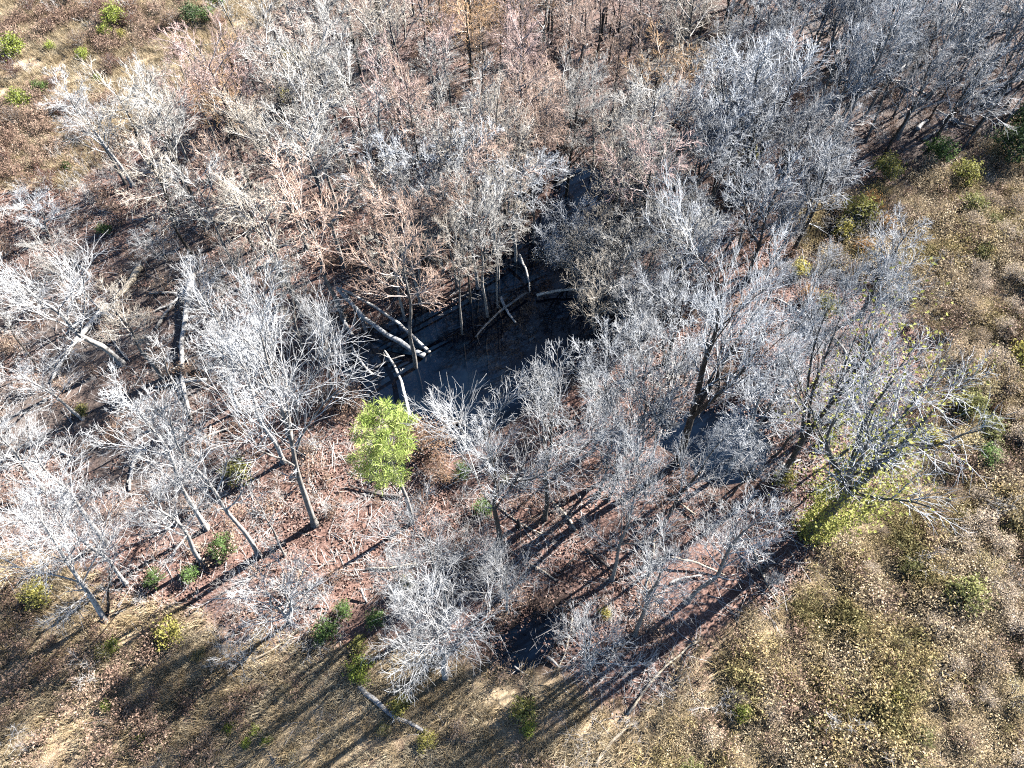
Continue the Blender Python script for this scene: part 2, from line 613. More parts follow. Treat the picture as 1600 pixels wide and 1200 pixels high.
def grow(P, R, m, rng, t0, t1, ang, lenf, shape=0.4, rr=0.6, k=4, up=0.1, wobble=0.25, rmin=0.008, plen=None, taper=0.4):
    n, K, _ = P.shape
    if plen is None:
        plen = np.linalg.norm(np.diff(P, axis=1), axis=2).sum(1)
    t = (np.arange(m)[None, :] + rng.uniform(0.1, 0.9, (n, m))) / m
    tn = t.copy()
    t = t0 + (t1 - t0) * t
    f = t * (K - 1)
    i = np.minimum(f.astype(int), K - 2)
    f = f - i
    ar = np.arange(n)[:, None]
    S = P[ar, i] * (1 - f[..., None]) + P[ar, i + 1] * f[..., None]
    T = P[ar, i + 1] - P[ar, i]
    T /= np.linalg.norm(T, axis=2, keepdims=True) + 1e-9
    r = R[ar, i] * (1 - f) + R[ar, i + 1] * f
    az = np.arange(m)[None, :] * 2.399 + rng.uniform(0, 6.28, (n, 1)) + rng.normal(0, 0.5, (n, m))
    ref = np.where(np.abs(T[..., 2:3]) < 0.9, np.array([0, 0, 1.0]), np.array([1.0, 0, 0]))
    U = np.cross(T, ref)
    U /= np.linalg.norm(U, axis=2, keepdims=True) + 1e-9
    W = np.cross(T, U)
    a = np.radians(rng.uniform(ang[0], ang[1], (n, m)))[..., None]
    D = np.cos(a) * T + np.sin(a) * (np.cos(az)[..., None] * U + np.sin(az)[..., None] * W)
    L = plen[:, None] * lenf * (1 - shape * tn) * rng.uniform(0.65, 1.3, (n, m))
    D = D.reshape(-1, 3)
    S = S.reshape(-1, 3)
    L = L.reshape(-1)
    r0 = np.maximum(r.reshape(-1) * rr * rng.uniform(0.8, 1.1, n * m), rmin)
    pts = [S]
    p = S
    for j in range(k - 1):
        D = D + rng.normal(0, wobble, D.shape) * (1 if j else 0.3)
        D[:, 2] += up
        D /= np.linalg.norm(D, axis=1, keepdims=True) + 1e-9
        p = p + D * (L / (k - 1))[:, None]
        pts.append(p)
    PP = np.stack(pts, 1)
    tp = np.linspace(1, taper, k)
    RR = np.maximum(r0[:, None] * tp[None, :], rmin * np.linspace(1, 0.55, k)[None, :])
    return PP, RR, L


KIND = {
    # cs: crown start; limbs; la: limb angle; ll: limb length factor; upward pull
    'vase':  dict(H=12.5, r=0.17, cs=0.34, nl=14, la=(22, 50), ll=0.43, sh=0.55, up=0.09, nb=8, nt=6, nw=3, fork=0, tw=1.05),
    'spire': dict(H=12.0, r=0.13, cs=0.38, nl=17, la=(26, 56), ll=0.25, sh=0.5, up=0.08, nb=7, nt=5, nw=3, fork=0, tw=1.0),
    'stand': dict(H=11.0, r=0.14, cs=0.58, nl=12, la=(30, 72), ll=0.31, sh=0.42, up=0.05, nb=7, nt=5, nw=3, fork=0, tw=1.55),
    'far':   dict(H=11.0, r=0.15, cs=0.36, nl=14, la=(22, 52), ll=0.34, sh=0.5, up=0.10, nb=7, nt=5, nw=3, fork=1, tw=1.6),
    'broom': dict(H=9.5,  r=0.11, cs=0.25, nl=11, la=(12, 30), ll=0.45, sh=0.5, up=0.14, nb=7, nt=5, nw=3, fork=3, tw=1.35),
    'oak':   dict(H=16.0, r=0.29, cs=0.36, nl=9,  la=(22, 48), ll=0.42, sh=0.45, up=0.10, nb=9, nt=6, nw=4, fork=2, tw=1.1),
    'giant': dict(H=15.0, r=0.36, cs=0.30, nl=8, la=(22, 48), ll=0.46, sh=0.45, up=0.10, nb=7, nt=5, nw=3, fork=3, tw=1.15),
    'pole':  dict(H=11.0, r=0.09, cs=0.62, nl=8,  la=(25, 60), ll=0.15, sh=0.4, up=0.05, nb=5, nt=4, nw=2, fork=0, tw=1.2),
    'snag':  dict(H=8.0,  r=0.12, cs=0.45, nl=9,  la=(40, 80), ll=0.20, sh=0.3, up=0.0, nb=5, nt=3, nw=1, fork=0, tw=1.1),
    'low':   dict(H=5.0,  r=0.07, cs=0.18, nl=10, la=(30, 64), ll=0.58, sh=0.5, up=0.05, nb=6, nt=5, nw=3, fork=2, tw=0.85),
}


def build_proto(kind, seed):
    rng = np.random.default_rng(seed)
    K = KIND[kind]
    Hh, r0 = K['H'], K['r']
    bend = rng.normal(0, (0.012 if kind != 'oak' else 0.02) * Hh, (6, 2))
    bend[0] = 0
    bend[1] *= 0.3
    bend[-1] *= 0.4
    ctrl = np.concatenate([bend, np.linspace(0, Hh, 6)[:, None]], 1)
    kk = 14
    P0 = bez(ctrl, kk)[None]
    tt = np.linspace(0, 1, kk)
    R0 = (r0 * (1 - tt) ** 0.75 + 0.012)
    R0[0] *= 1.55
    R0 = R0[None]
    tr, cr = MB(), MB()
    # the root flare and the stem
    tr.tubes(P0, R0, 8, 0.0)
    stems = [(P0, R0)]
    for q in range(K['fork']):
        f0 = rng.uniform(0.06, 0.30) if kind in ('broom', 'low') else rng.uniform(0.28, 0.45)
        az = rng.uniform(0, 6.28) + q * 2.2
        i0 = int(f0 * (kk - 1))
        st = P0[0, i0]
        top = Hh * rng.uniform(0.75, 0.98)
        out = Hh * rng.uniform(0.14, 0.24)
        c2 = np.array([st, st + [math.cos(az) * out * 0.5, math.sin(az) * out * 0.5, (top - st[2]) * 0.33],
                       st + [math.cos(az) * out * 0.85, math.sin(az) * out * 0.85, (top - st[2]) * 0.68],
                       st + [math.cos(az) * out * 1.05, math.sin(az) * out * 1.05, (top - st[2])]])
        c2[1:] += rng.normal(0, 0.012 * Hh, (3, 3))
        Pq = bez(c2, kk)[None]
        Rq = (R0[0, max(i0, 1)] * 0.75 * (1 - tt) ** 0.8 + 0.012)[None]
        tr.tubes(Pq, Rq, 7, 0.0)
        stems.append((Pq, Rq))
    tw = K['tw']
    for qi, (P, R) in enumerate(stems):
        cs = K['cs'] if qi == 0 else 0.25
        share = 1.0 if len(stems) == 1 else 0.62
        nl = max(4, int(K['nl'] * share))
        ll = K['ll'] * (1.0 if qi == 0 else 0.85)
        base = np.array([Hh])
        L1, Q1, _ = grow(P, R, nl, rng, cs, 0.97, K['la'], ll, K['sh'], 0.50, 6, K['up'], 0.13, 0.020 * tw, plen=base, taper=0.4)
        (tr if kind in ('oak', 'vase', 'giant') else cr).tubes(L1, Q1, 5, 0.0)
        L2, Q2, _ = grow(L1, Q1, K['nb'], rng, 0.22, 1.0, (18, 48), 0.50, 0.45, 0.62, 5, K['up'] * 0.8, 0.13, 0.0140 * tw)
        cr.tubes(L2, Q2, 3, 0.35)
        L3, Q3, _ = grow(L2, Q2, K['nt'], rng, 0.2, 1.0, (18, 50), 0.58, 0.35, 0.7, 3, K['up'] * 0.5, 0.13, 0.0086 * tw)
        cr.tubes(L3, Q3, 3, 0.8)
        L4, Q4, _ = grow(L3, Q3, K['nw'], rng, 0.25, 1.0, (18, 46), 0.74, 0.25, 0.8, 2, 0.03, 0.1, 0.0062 * tw)
        cr.tubes(L4, Q4, 3, 1.0)
        # twigs straight from the leader
        L5, Q5, _ = grow(P, R, 10, rng, cs, 1.0, (30, 70), 0.09, 0.3, 0.4, 3, 0.1, 0.2, 0.014, plen=base)
        cr.tubes(L5, Q5, 3, 0.6)
        L6, Q6, _ = grow(L5, Q5, 5, rng, 0.2, 1.0, (25, 60), 0.5, 0.3, 0.7, 2, 0.05, 0.2, 0.011)
        cr.tubes(L6, Q6, 3, 1.0)
    V = np.concatenate(cr.V)
    rad = np.percentile(np.hypot(V[:, 0], V[:, 1]), 92)
    return dict(trunk=tr.mesh('trunk', M_BARK), crown=cr.mesh('crown', M_TWIG), H=float(np.percentile(V[:, 2], 99.3)), rad=rad, r=r0, top=P0[0, -1])


PROTO = {k: [build_proto(k, 100 * (i + 1) + hash_) for i in range(n)]
         for k, n, hash_ in (('vase', 7, 1), ('spire', 7, 2), ('stand', 8, 3), ('broom', 4, 4), ('oak', 3, 5), ('giant', 1, 9), ('far', 6, 10), ('pole', 4, 6), ('snag', 3, 7), ('low', 5, 8))}

TINT = {'w': (0.57, 0.565, 0.56), 'g': (0.60, 0.57, 0.52), 'b': (0.61, 0.625, 0.645), 'p': (0.68, 0.47, 0.41), 's': (0.72, 0.50, 0.38),
        'o': (0.70, 0.43, 0.22), 't': (0.62, 0.54, 0.44), 'd': (0.45, 0.43, 0.40)}
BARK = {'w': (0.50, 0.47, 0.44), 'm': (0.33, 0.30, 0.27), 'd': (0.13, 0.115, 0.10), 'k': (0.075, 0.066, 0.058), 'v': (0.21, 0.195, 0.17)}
_count = {}


def place_tree(base, top, kind, tint, bark, label, group, rad=None, trunk_r=None, seed=None, name='bare_tree'):
    """base and top are world points"""
    i = _count.get(kind, 0)
    _count[kind] = i + 1
    pr = PROTO[kind][(i if seed is None else seed) % len(PROTO[kind])]
    base = np.array(base, float)
    v = np.array(top, float) - base
    h = np.linalg.norm(v)
    root = bpy.data.objects.new(name, None)
    root.empty_display_size = 0.3
    COL.objects.link(root)
    tag(root, label, 'tree', group)
    sz = h / pr['H']
    sx = sz if rad is None else float(np.clip(rad / pr['rad'], 0.5 * sz, 1.35 * sz))
    q = Vector((0, 0, 1)).rotation_difference(Vector(v.tolist()))
    root.rotation_mode = 'QUATERNION'
    root.rotation_quaternion = q @ Quaternion((0, 0, 1), random.uniform(0, 6.28))
    root.location = base - np.array([0, 0, 0.08])
    jit = random.uniform(0.72, 1.14)
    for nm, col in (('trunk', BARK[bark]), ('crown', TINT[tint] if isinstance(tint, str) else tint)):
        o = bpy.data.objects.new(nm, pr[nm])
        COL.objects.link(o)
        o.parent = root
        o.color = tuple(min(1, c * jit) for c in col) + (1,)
        if nm == 'trunk' and trunk_r:
            o.scale = (sx, sx, sz)
        else:
            o.scale = (sx, sx, sz)
    return root


def top_from(b, tx, ty):
    d = ray(tx, ty)
    t = (b[:2] @ d[:2]) / (d[:2] @ d[:2])
    q = np.array([0, 0, CAM_H]) + d * t
    return q


BASES = []     # bases of all trees, to keep the rest apart


def T(bx, by, tx, ty, rpx, kind, tint, bark, label, h=None, group=None, seed=None):
    b = G(bx, by)
    b[2] = gz1(b[0], b[1])
    tp = top_from(b, tx, ty)
    if h:
        tp = b + (tp - b) * (h / max(1.0, tp[2] - b[2]))
        d = ray(tx, ty)
        tp = np.array([0, 0, CAM_H]) + d * (h - CAM_H) / d[2]
    dist = np.linalg.norm((b + tp) / 2 - np.array([0, 0, CAM_H]))
    rad = rpx * dist / FPX
    BASES.append((b[0], b[1]))
    return place_tree(b, tp, kind, tint, bark, label, group, rad, None, seed)


# ------------------------------------------------------------------ the trees one can pick out
GF = 'bare white trees on the front edge of the swamp'
NAMED = [
    (374, 642, 322, 500, 34, 'spire', 'w', 'w', 'thin white tree close to the near end of the vertical fallen log', None),
    (352, 560, 300, 400, 36, 'spire', 'w', 'm', 'thin grey-white tree right beside the vertical fallen log', None),
    (424, 602, 375, 440, 38, 'spire', 'w', 'm', 'grey-white tree in the shade behind the largest white tree', None),
    (474, 558, 440, 390, 40, 'far', 'g', 'm', 'taller grey tree left of the leaning grey logs', None),
    (520, 615, 492, 470, 40, 'vase', 'w', 'm', 'white spreading tree on the left shore of the dark pond', None),
    (400, 520, 352, 360, 40, 'far', 'g', 'm', 'grey tree standing by lit orange ground behind the white crowns', None),
    (300, 660, 235, 520, 26, 'pole', 'w', 'm', 'thin pole tree at the near end of the vertical log, on its left', None),
    (190, 568, -10, 405, 80, 'vase', 'w', 'w', 'large white bare tree leaning over two crossed pale logs', None),
    (255, 592, 160, 445, 36, 'spire', 't', 'm', 'thin bare tree with tan crown behind the crossed pale logs', None),
    (130, 655, 0, 560, 40, 'spire', 'w', 'w', 'slim white bare tree with its foot beside a small green tuft', None),
    (62, 578, -8, 480, 26, 'pole', 'g', 'd', 'thin dark two-forked pole tree near the left edge', None),
    (66, 768, -20, 640, 45, 'spire', 'w', 'w', 'thick pale trunk bending out of the left edge', None),
    (48, 766, -20, 715, 24, 'pole', 'w', 'w', 'short pale pole beside the thick trunk at the left edge', None),
    (322, 826, 178, 585, 52, 'spire', 'w', 'w', 'tall slender white tree with feathery crown left of the vertical fallen log', None),
    (404, 868, 240, 615, 48, 'spire', 'w', 'w', 'white bare tree with crooked grey trunk ending at the long tree shadow', None),
    (492, 820, 385, 440, 112, 'vase', 'w', 'm', 'largest white tree with wide crown left of the dark pond', None),
    (443, 722, 345, 500, 50, 'spire', 'w', 'w', 'white bare tree standing just behind the largest white tree', None),
    (445, 868, 383, 748, 20, 'snag', 'w', 'm', 'broken pale snag on red leaf litter below a green shrub', None),
    (163, 970, 35, 775, 76, 'vase', 'w', 'w', 'very bright white bushy tree at the left front corner of the wood', None),
    (197, 914, 70, 770, 48, 'spire', 'w', 'w', 'white bare tree right behind the bright bushy one', None),
    (166, 850, 42, 692, 46, 'spire', 'w', 'w', 'white bare tree with fan crown near the left edge', None),
    (316, 880, 205, 745, 58, 'spire', 'w', 'w', 'fine white tree whose long twigs spread above two green tufts', None),
    (165, 962, 178, 868, 24, 'snag', 'g', 'k', 'dark grey bent snag beside the bright bushy tree', 5.0),
    (133, 972, 112, 940, 8, 'snag', 'g', 'd', 'short grey stump snag at the foot of the bright tree', 2.2),
    (452, 972, 392, 905, 72, 'low', 'w', 'w', 'low tangled white tree between two long diagonal shadows', 7.0),
    (385, 1036, 368, 1008, 34, 'low', 'w', 'w', 'small white twiggy tree at the edge of the brown scrub', 3.0),
    (793, 957, 785, 862, 58, 'vase', 'w', 'w', 'rounded white tree with bright curved trunk above the dark puddle', None),
    (696, 1060, 668, 930, 76, 'vase', 'w', 'w', 'wide white tree low at the front with twin pale trunks', None),
    (668, 1050, 640, 945, 40, 'spire', 'w', 'w', 'narrow white tree close behind the twin pale trunks', None),
    (702, 954, 645, 800, 74, 'vase', 'w', 'w', 'white vase-shaped tree standing in front of the green pine', None),
    (628, 934, 602, 872, 30, 'low', 'w', 'm', 'small thin white tree left of the vase-shaped tree', None),
    (782, 852, 748, 618, 88, 'vase', 'w', 'd', 'big white-crowned tree with dark trunk right of the green pine', None),
    (850, 812, 875, 555, 82, 'vase', 'w', 'd', 'dense upright white-crowned tree at the near edge of the pond', None),
    (995, 722, 1015, 508, 78, 'broom', 'b', 'm', 'brush-like pale blue-white tree right of the pond', None),
    (936, 775, 962, 640, 56, 'vase', 'b', 'd', 'grey-white tree with thin dark trunk between pond and round pool', None),
    (950, 782, 985, 670, 40, 'spire', 'w', 'd', 'thin straight dark stem among white twigs, front of the pond', None),
    (956, 906, 1012, 690, 64, 'vase', 'w', 'm', 'slender tree with blue-grey trunk rising from tree shadows on red leaves', None),
    (992, 992, 1048, 848, 48, 'spire', 'w', 'm', 'thin leaning grey tree right of the dark puddle', None),
    (1074, 940, 1205, 790, 52, 'spire', 'w', 'm', 'long thin leaning tree in front of the vine-clad trunk', None),
    (922, 1052, 938, 985, 62, 'low', 'w', 'w', 'round white twiggy tree nearest the bottom right of the puddle', 6.0),
    (1060, 724, 1150, 318, 120, 'oak', 'b', 'k', 'huge dark forked tree beside the round pool', None),
    (1018, 718, 1058, 560, 30, 'pole', 'g', 'k', 'thin dark pole tree left of the huge forked tree', None),
    (1032, 826, 1150, 655, 48, 'spire', 'b', 'd', 'dark slender forked tree on red leaves below the round pool', None),
    (1140, 735, 1205, 585, 52, 'spire', 'b', 'w', 'pair-stemmed pale tree standing in front of the round pool', None),
    (1165, 700, 1262, 500, 50, 'spire', 'b', 'm', 'grey bare tree just behind the round pool', None),
    (1215, 752, 1450, 395, 92, 'oak', 'b', 'd', 'big dark leaning tree right of the round pool', None),
    (1345, 492, 1440, 325, 66, 'far', 'b', 'd', 'blue-white tree with dark forked trunk among the orange shrubs', None),
    (1235, 402, 1315, 215, 62, 'far', 'b', 'd', 'blue-white tree with dark stem left of the orange shrubs', None),
    (208, 291, 88, 112, 36, 'spire', 'w', 'w', 'tall pale twin-stemmed tree leaning over the tan grass', None),
    (196, 287, 100, 135, 30, 'spire', 'w', 'm', 'second stem close beside the tall pale tree over tan grass', None),
    (298, 312, 213, 140, 26, 'pole', 'g', 'd', 'tall thin dark pole tree right of the pale twin stems', None),
    (306, 318, 236, 240, 44, 'low', 'w', 'm', 'low grey twiggy tree at the foot of the dark pole', None),
    (78, 372, 50, 290, 36, 'low', 'b', 'm', 'low hazy grey tree in tan grass above its dark shadow', None),
    (262, 408, 225, 355, 36, 'low', 'w', 'm', 'squat blue-white twiggy tree above the thick tan log', None),
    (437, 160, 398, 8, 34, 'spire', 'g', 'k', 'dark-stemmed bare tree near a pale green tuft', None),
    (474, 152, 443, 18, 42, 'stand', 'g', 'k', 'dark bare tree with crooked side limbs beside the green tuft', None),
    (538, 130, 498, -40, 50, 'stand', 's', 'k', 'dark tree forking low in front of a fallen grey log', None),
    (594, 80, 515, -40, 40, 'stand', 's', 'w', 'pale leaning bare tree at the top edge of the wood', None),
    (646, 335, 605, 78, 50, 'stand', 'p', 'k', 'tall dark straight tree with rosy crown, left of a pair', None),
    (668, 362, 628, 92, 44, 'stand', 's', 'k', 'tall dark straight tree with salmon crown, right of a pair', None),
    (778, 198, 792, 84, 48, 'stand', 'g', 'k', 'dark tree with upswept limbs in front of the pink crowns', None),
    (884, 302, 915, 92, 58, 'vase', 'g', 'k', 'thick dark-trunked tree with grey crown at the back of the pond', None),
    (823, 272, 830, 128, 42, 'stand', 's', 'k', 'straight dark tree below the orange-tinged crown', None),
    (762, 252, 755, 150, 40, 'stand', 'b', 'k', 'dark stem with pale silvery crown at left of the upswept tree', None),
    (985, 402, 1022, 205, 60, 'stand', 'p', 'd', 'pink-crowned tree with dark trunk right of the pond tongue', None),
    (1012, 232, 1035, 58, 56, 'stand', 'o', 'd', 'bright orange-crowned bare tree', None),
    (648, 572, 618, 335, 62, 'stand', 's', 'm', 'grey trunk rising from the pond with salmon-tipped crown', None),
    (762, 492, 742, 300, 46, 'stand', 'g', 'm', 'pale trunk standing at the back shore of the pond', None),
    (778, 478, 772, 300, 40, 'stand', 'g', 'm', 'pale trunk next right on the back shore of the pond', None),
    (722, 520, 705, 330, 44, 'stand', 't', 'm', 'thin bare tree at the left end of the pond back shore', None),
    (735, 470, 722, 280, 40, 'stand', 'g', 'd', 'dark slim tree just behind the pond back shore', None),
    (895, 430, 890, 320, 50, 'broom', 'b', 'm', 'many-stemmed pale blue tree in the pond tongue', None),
    (930, 520, 925, 410, 46, 'low', 't', 'm', 'tan-tipped low tree leaning over the white log', 5.0),
    (800, 75 + 60, 800, 42, 50, 'stand', 'p', 'd', 'dusty pink-crowned tree near the middle of the back row', None),
    (850, 205, 852, 88, 44, 'stand', 's', 'd', 'orange-pink crowned tree beside the dusty pink one', None),
    (585, 265, 568, 140, 52, 'stand', 'p', 'd', 'broad salmon-pink crown in the back left of the wood', None),
    (622, 150, 612, 30, 50, 'stand', 'p', 'd', 'lilac-pink crowned tree at the top of the wood', None),
    (750, 90, 748, 0, 34, 'stand', 'o', 'd', 'small rusty orange crown at the top edge', None),
    (365, 262, 345, 140, 52, 'stand', 'o', 'd', 'rusty orange-crowned tree at the left of the dense wood', None),
    (430, 300, 408, 190, 44, 'stand', 's', 'd', 'orange-tipped grey tree next to the rusty crown', None),
    (705, 330, 690, 200, 42, 'stand', 's', 'd', 'salmon-tinged crown left of the pond tongue', None),
    (782, 330, 782, 200, 42, 'stand', 's', 'd', 'orange-tinged crown straight above the pond', None),
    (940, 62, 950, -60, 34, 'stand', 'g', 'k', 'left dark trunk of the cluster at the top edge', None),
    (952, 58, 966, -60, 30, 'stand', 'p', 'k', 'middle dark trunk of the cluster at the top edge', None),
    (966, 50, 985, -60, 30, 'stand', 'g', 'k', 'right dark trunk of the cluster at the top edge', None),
    (1110, 330, 1150, 120, 70, 'far', 'b', 'd', 'tall blue-white tree right of the orange-crowned tree', None),
    (1170, 300, 1190, 60, 70, 'broom', 'b', 'd', 'dense blue-grey bushy tree at the top right of centre', None),
    (1165, 440, 1235, 245, 66, 'far', 'b', 'd', 'blue-white tree with dark leaning trunk behind the huge forked tree', None),
    (1090, 470, 1115, 320, 52, 'far', 'b', 'm', 'hazy grey-white tree behind the huge forked tree, on its left', None),
]
for n in NAMED:
    T(n[0], n[1], n[2], n[3], n[4], n[5], n[6], n[7], n[8], n[9])

# the vine-clad tree on the right
b = G(1266, 832)
b[2] = gz1(b[0], b[1])
vine_tree = T(1266, 832, 1530, 572, 135, 'giant', 'b', 'v', 'biggest tree, trunk wrapped in yellow-green vines, leaning limbs over the scrub', seed=1)
tp = top_from(b, 1530, 572)


def vine_mesh():
    rng = np.random.default_rng(77)
    mb = MB()
    n = 5200
    h = rng.beta(1.0, 1.4, n) * 8.6
    r = 0.45 + np.abs(rng.normal(0, 0.22, n)) + 0.9 * sstep(2.0, 5.0, h) * rng.uniform(0, 1.2, n)
    a = rng.uniform(0, 6.28, n)
    mb.cards(np.stack([r * np.cos(a), r * np.sin(a), h], -1), 0.13, rng, 0.6, -0.2)
    n = 1500
    h = rng.uniform(4, 13, n)
    rr = rng.uniform(0.4, 4.2, n)
    a = rng.choice(rng.uniform(0, 6.28, 14), n) + rng.normal(0, 0.10, n)
    mb.cards(np.stack([rr * np.cos(a), rr * np.sin(a), h + rr * 0.4], -1), 0.14, rng, 0.6, -0.2)
    return mb.mesh('vine', M_LEAF, False)


vo_ = link('vine', vine_mesh(), vine_tree)
vo_.color = (0.42, 0.42, 0.11, 1)
vo_['label'] = 'yellow-green climbing vine wrapped round the trunk'

# the green pine
def pine(bx, by, tx, ty, rpx, label):
    rng = np.random.default_rng(3)
    b = G(bx, by)
    b[2] = gz1(b[0], b[1])
    tp = top_from(b, tx, ty)
    h = np.linalg.norm(tp - b) * 0.90
    root = bpy.data.objects.new('pine_tree', None)
    COL.objects.link(root)
    root.location = b
    root.rotation_mode = 'QUATERNION'
    root.rotation_quaternion = Vector((0, 0, 1)).rotation_difference(Vector((tp - b).tolist()))
    tag(root, label, 'tree')
    tr, nb = MB(), MB()
    kk = 12
    P = bez([[0, 0, 0], [0.08, 0.05, h * 0.3], [-0.06, 0.05, h * 0.65], [0, 0, h]], kk)[None]
    R = (0.10 * (1 - np.linspace(0, 1, kk)) ** 0.8 + 0.015)[None]
    tr.tubes(P, R, 7)
    L1, Q1, _ = grow(P, R, 26, rng, 0.66, 0.98, (45, 80), 0.20, 0.5, 0.45, 5, 0.14, 0.12, 0.014, plen=np.array([h]))
    tr.tubes(L1, Q1, 4)
    L2, Q2, _ = grow(L1, Q1, 5, rng, 0.35, 1.0, (30, 60), 0.42, 0.3, 0.6, 3, 0.2, 0.15, 0.009)
    tr.tubes(L2, Q2, 3)
    ends = np.concatenate([L2[:, -1], L2[:, 1], L1[:, -1], L1[:, -2]])
    n = 22
    Cn = np.repeat(ends, n, 0)
    D = rng.normal(size=Cn.shape) + np.array([0, 0, 0.55])
    D /= np.linalg.norm(D, axis=1, keepdims=True)
    nb.cards(Cn + D * 0.02, 0.27, rng, 0.09, 0.0, np.repeat(rng.uniform(0, 1, len(ends)), n), D * 2.5)
    link('trunk', tr.mesh('trunk', M_BARK), root).color = (0.42, 0.37, 0.33, 1)
    link('crown', nb.mesh('crown', M_NEEDLE, False), root)
    BASES.append((b[0], b[1]))


pine(645, 817, 588, 650, 55, 'bright yellow-green pine, only conifer, in front of the dark pond')

# ------------------------------------------------------------------ labels for the many: place words from landmarks
LAND = [('the dark pond', 720, 600), ('the leaning grey logs', 590, 500), ('the orange-crowned tree', 1035, 110), ('the pink-crowned tree', 1020, 260),
        ('the white log over the water', 875, 455), ('the tall pale twin-stemmed tree', 150, 210), ('the thick dark-trunked tree', 895, 190),
        ('the salmon-pink crown', 580, 165), ('the rusty orange crown', 355, 185), ('the low-forked dark tree', 530, 70),
        ('the bright green bushes', 180, 40), ('the row of fallen white logs', 1412, 95), ('the orange and olive shrubs', 1320, 340),
        ('the round pool', 1140, 695), ('the green pine', 612, 700), ('the vertical fallen log', 298, 540), ('the crossed pale logs', 150, 510),
        ('the dark puddle', 830, 1000), ('the vine-clad tree', 1330, 760), ('the olive clump under orange leaves', 1280, 480),
        ('the dark trunk cluster', 955, 25), ('the largest white tree', 440, 600), ('the bright bushy white tree', 100, 860),
        ('the long grey fallen log', 610, 1105), ('the lone green sprout', 1155, 1115), ('the dark green bush', 1570, 240),
        ('the dusty pink crown', 800, 80), ('the dark straight pair of trunks', 640, 220), ('the brush-like pale tree', 1000, 570),
        ('the huge forked tree', 1110, 550), ('the short white log', 1335, 635), ('the bottom right corner', 1600, 1200),
        ('the right edge', 1600, 620), ('the bottom left corner', 0, 1200), ('the top left corner', 0, 0), ('the top right corner', 1600, 0),
        ('the right end of the bottom edge', 1350, 1200), ('the yellow-green sprig', 1530, 720)]
ORD = ['leftmost', 'second from left', 'third from left', 'fourth from left', 'fifth from left', 'sixth from left', 'seventh from left', 'eighth from left', 'ninth from left', 'tenth from left',
       'eleventh from left', 'twelfth from left', 'thirteenth from left', 'fourteenth from left', 'fifteenth from left', 'sixteenth from left', 'seventeenth from left', 'eighteenth from left']
PENDING = []


def later(o, desc, x, y):
    """a label made of the look and the nearest landmark; alike neighbours get their order from left to right"""
    px, py, _ = to_px(np.array([x, y]))
    px, py = float(px), float(py)
    k = min(LAND, key=lambda l: math.hypot(px - l[1], (py - l[2]) * 1.1))
    dx, dy = px - k[1], py - k[2]
    if abs(dx) > abs(dy) * 0.9:
        w = 'right of' if dx > 0 else 'left of'
    else:
        w = 'in front of' if dy > 0 else 'behind'
    if 'corner' in k[0] or 'edge' in k[0]:
        w = 'near'
    PENDING.append((o, desc + ' ' + w + ' ' + k[0], px))


def settle():
    by = {}
    for o, l, px in PENDING:
        by.setdefault(l, []).append((px, o))
    for l, L in list(by.items()):
        if len(L) > 8:                      # many alike: a back row and a front row
            del by[l]
            L.sort(key=lambda t: t[1].location.y)
            by[l + ', front row'] = L[:len(L) // 2]
            by[l + ', back row'] = L[len(L) // 2:]
    for l, L in by.items():
        L.sort(key=lambda t: t[0])
        n = len(L)
        for i, (_, o) in enumerate(L):
            if n == 1:
                s = ''
            elif n == 2:
                s = ', ' + ('left one', 'right one')[i]
            elif i == n - 1:
                s = ', rightmost'
            else:
                s = ', ' + ORD[min(i, len(ORD) - 1)]
            o['label'] = l + s


# ------------------------------------------------------------------ the rest of the trees
def darts(poly, space, rng, n=4000, avoid=True, wetok=False, near=None):
    P = np.array(poly)
    lo, hi = P.min(0), P.max(0)
    c = rng.uniform(lo, hi, (n, 2))
    c = c[sdist(c[:, 0], c[:, 1], poly) < 0]
    if not wetok:
        c = c[~wet(c[:, 0], c[:, 1], 0.3)]
    kept = []
    ref = list(BASES) if avoid else (list(near) if near else [])
    for p in c:
        ok = all((p[0] - q[0]) ** 2 + (p[1] - q[1]) ** 2 > space * space for q in kept)
        if ok and ref:
            ok = all((p[0] - q[0]) ** 2 + (p[1] - q[1]) ** 2 > (space * 0.55) ** 2 for q in ref)
        if ok:
            kept.append((p[0], p[1]))
    return kept


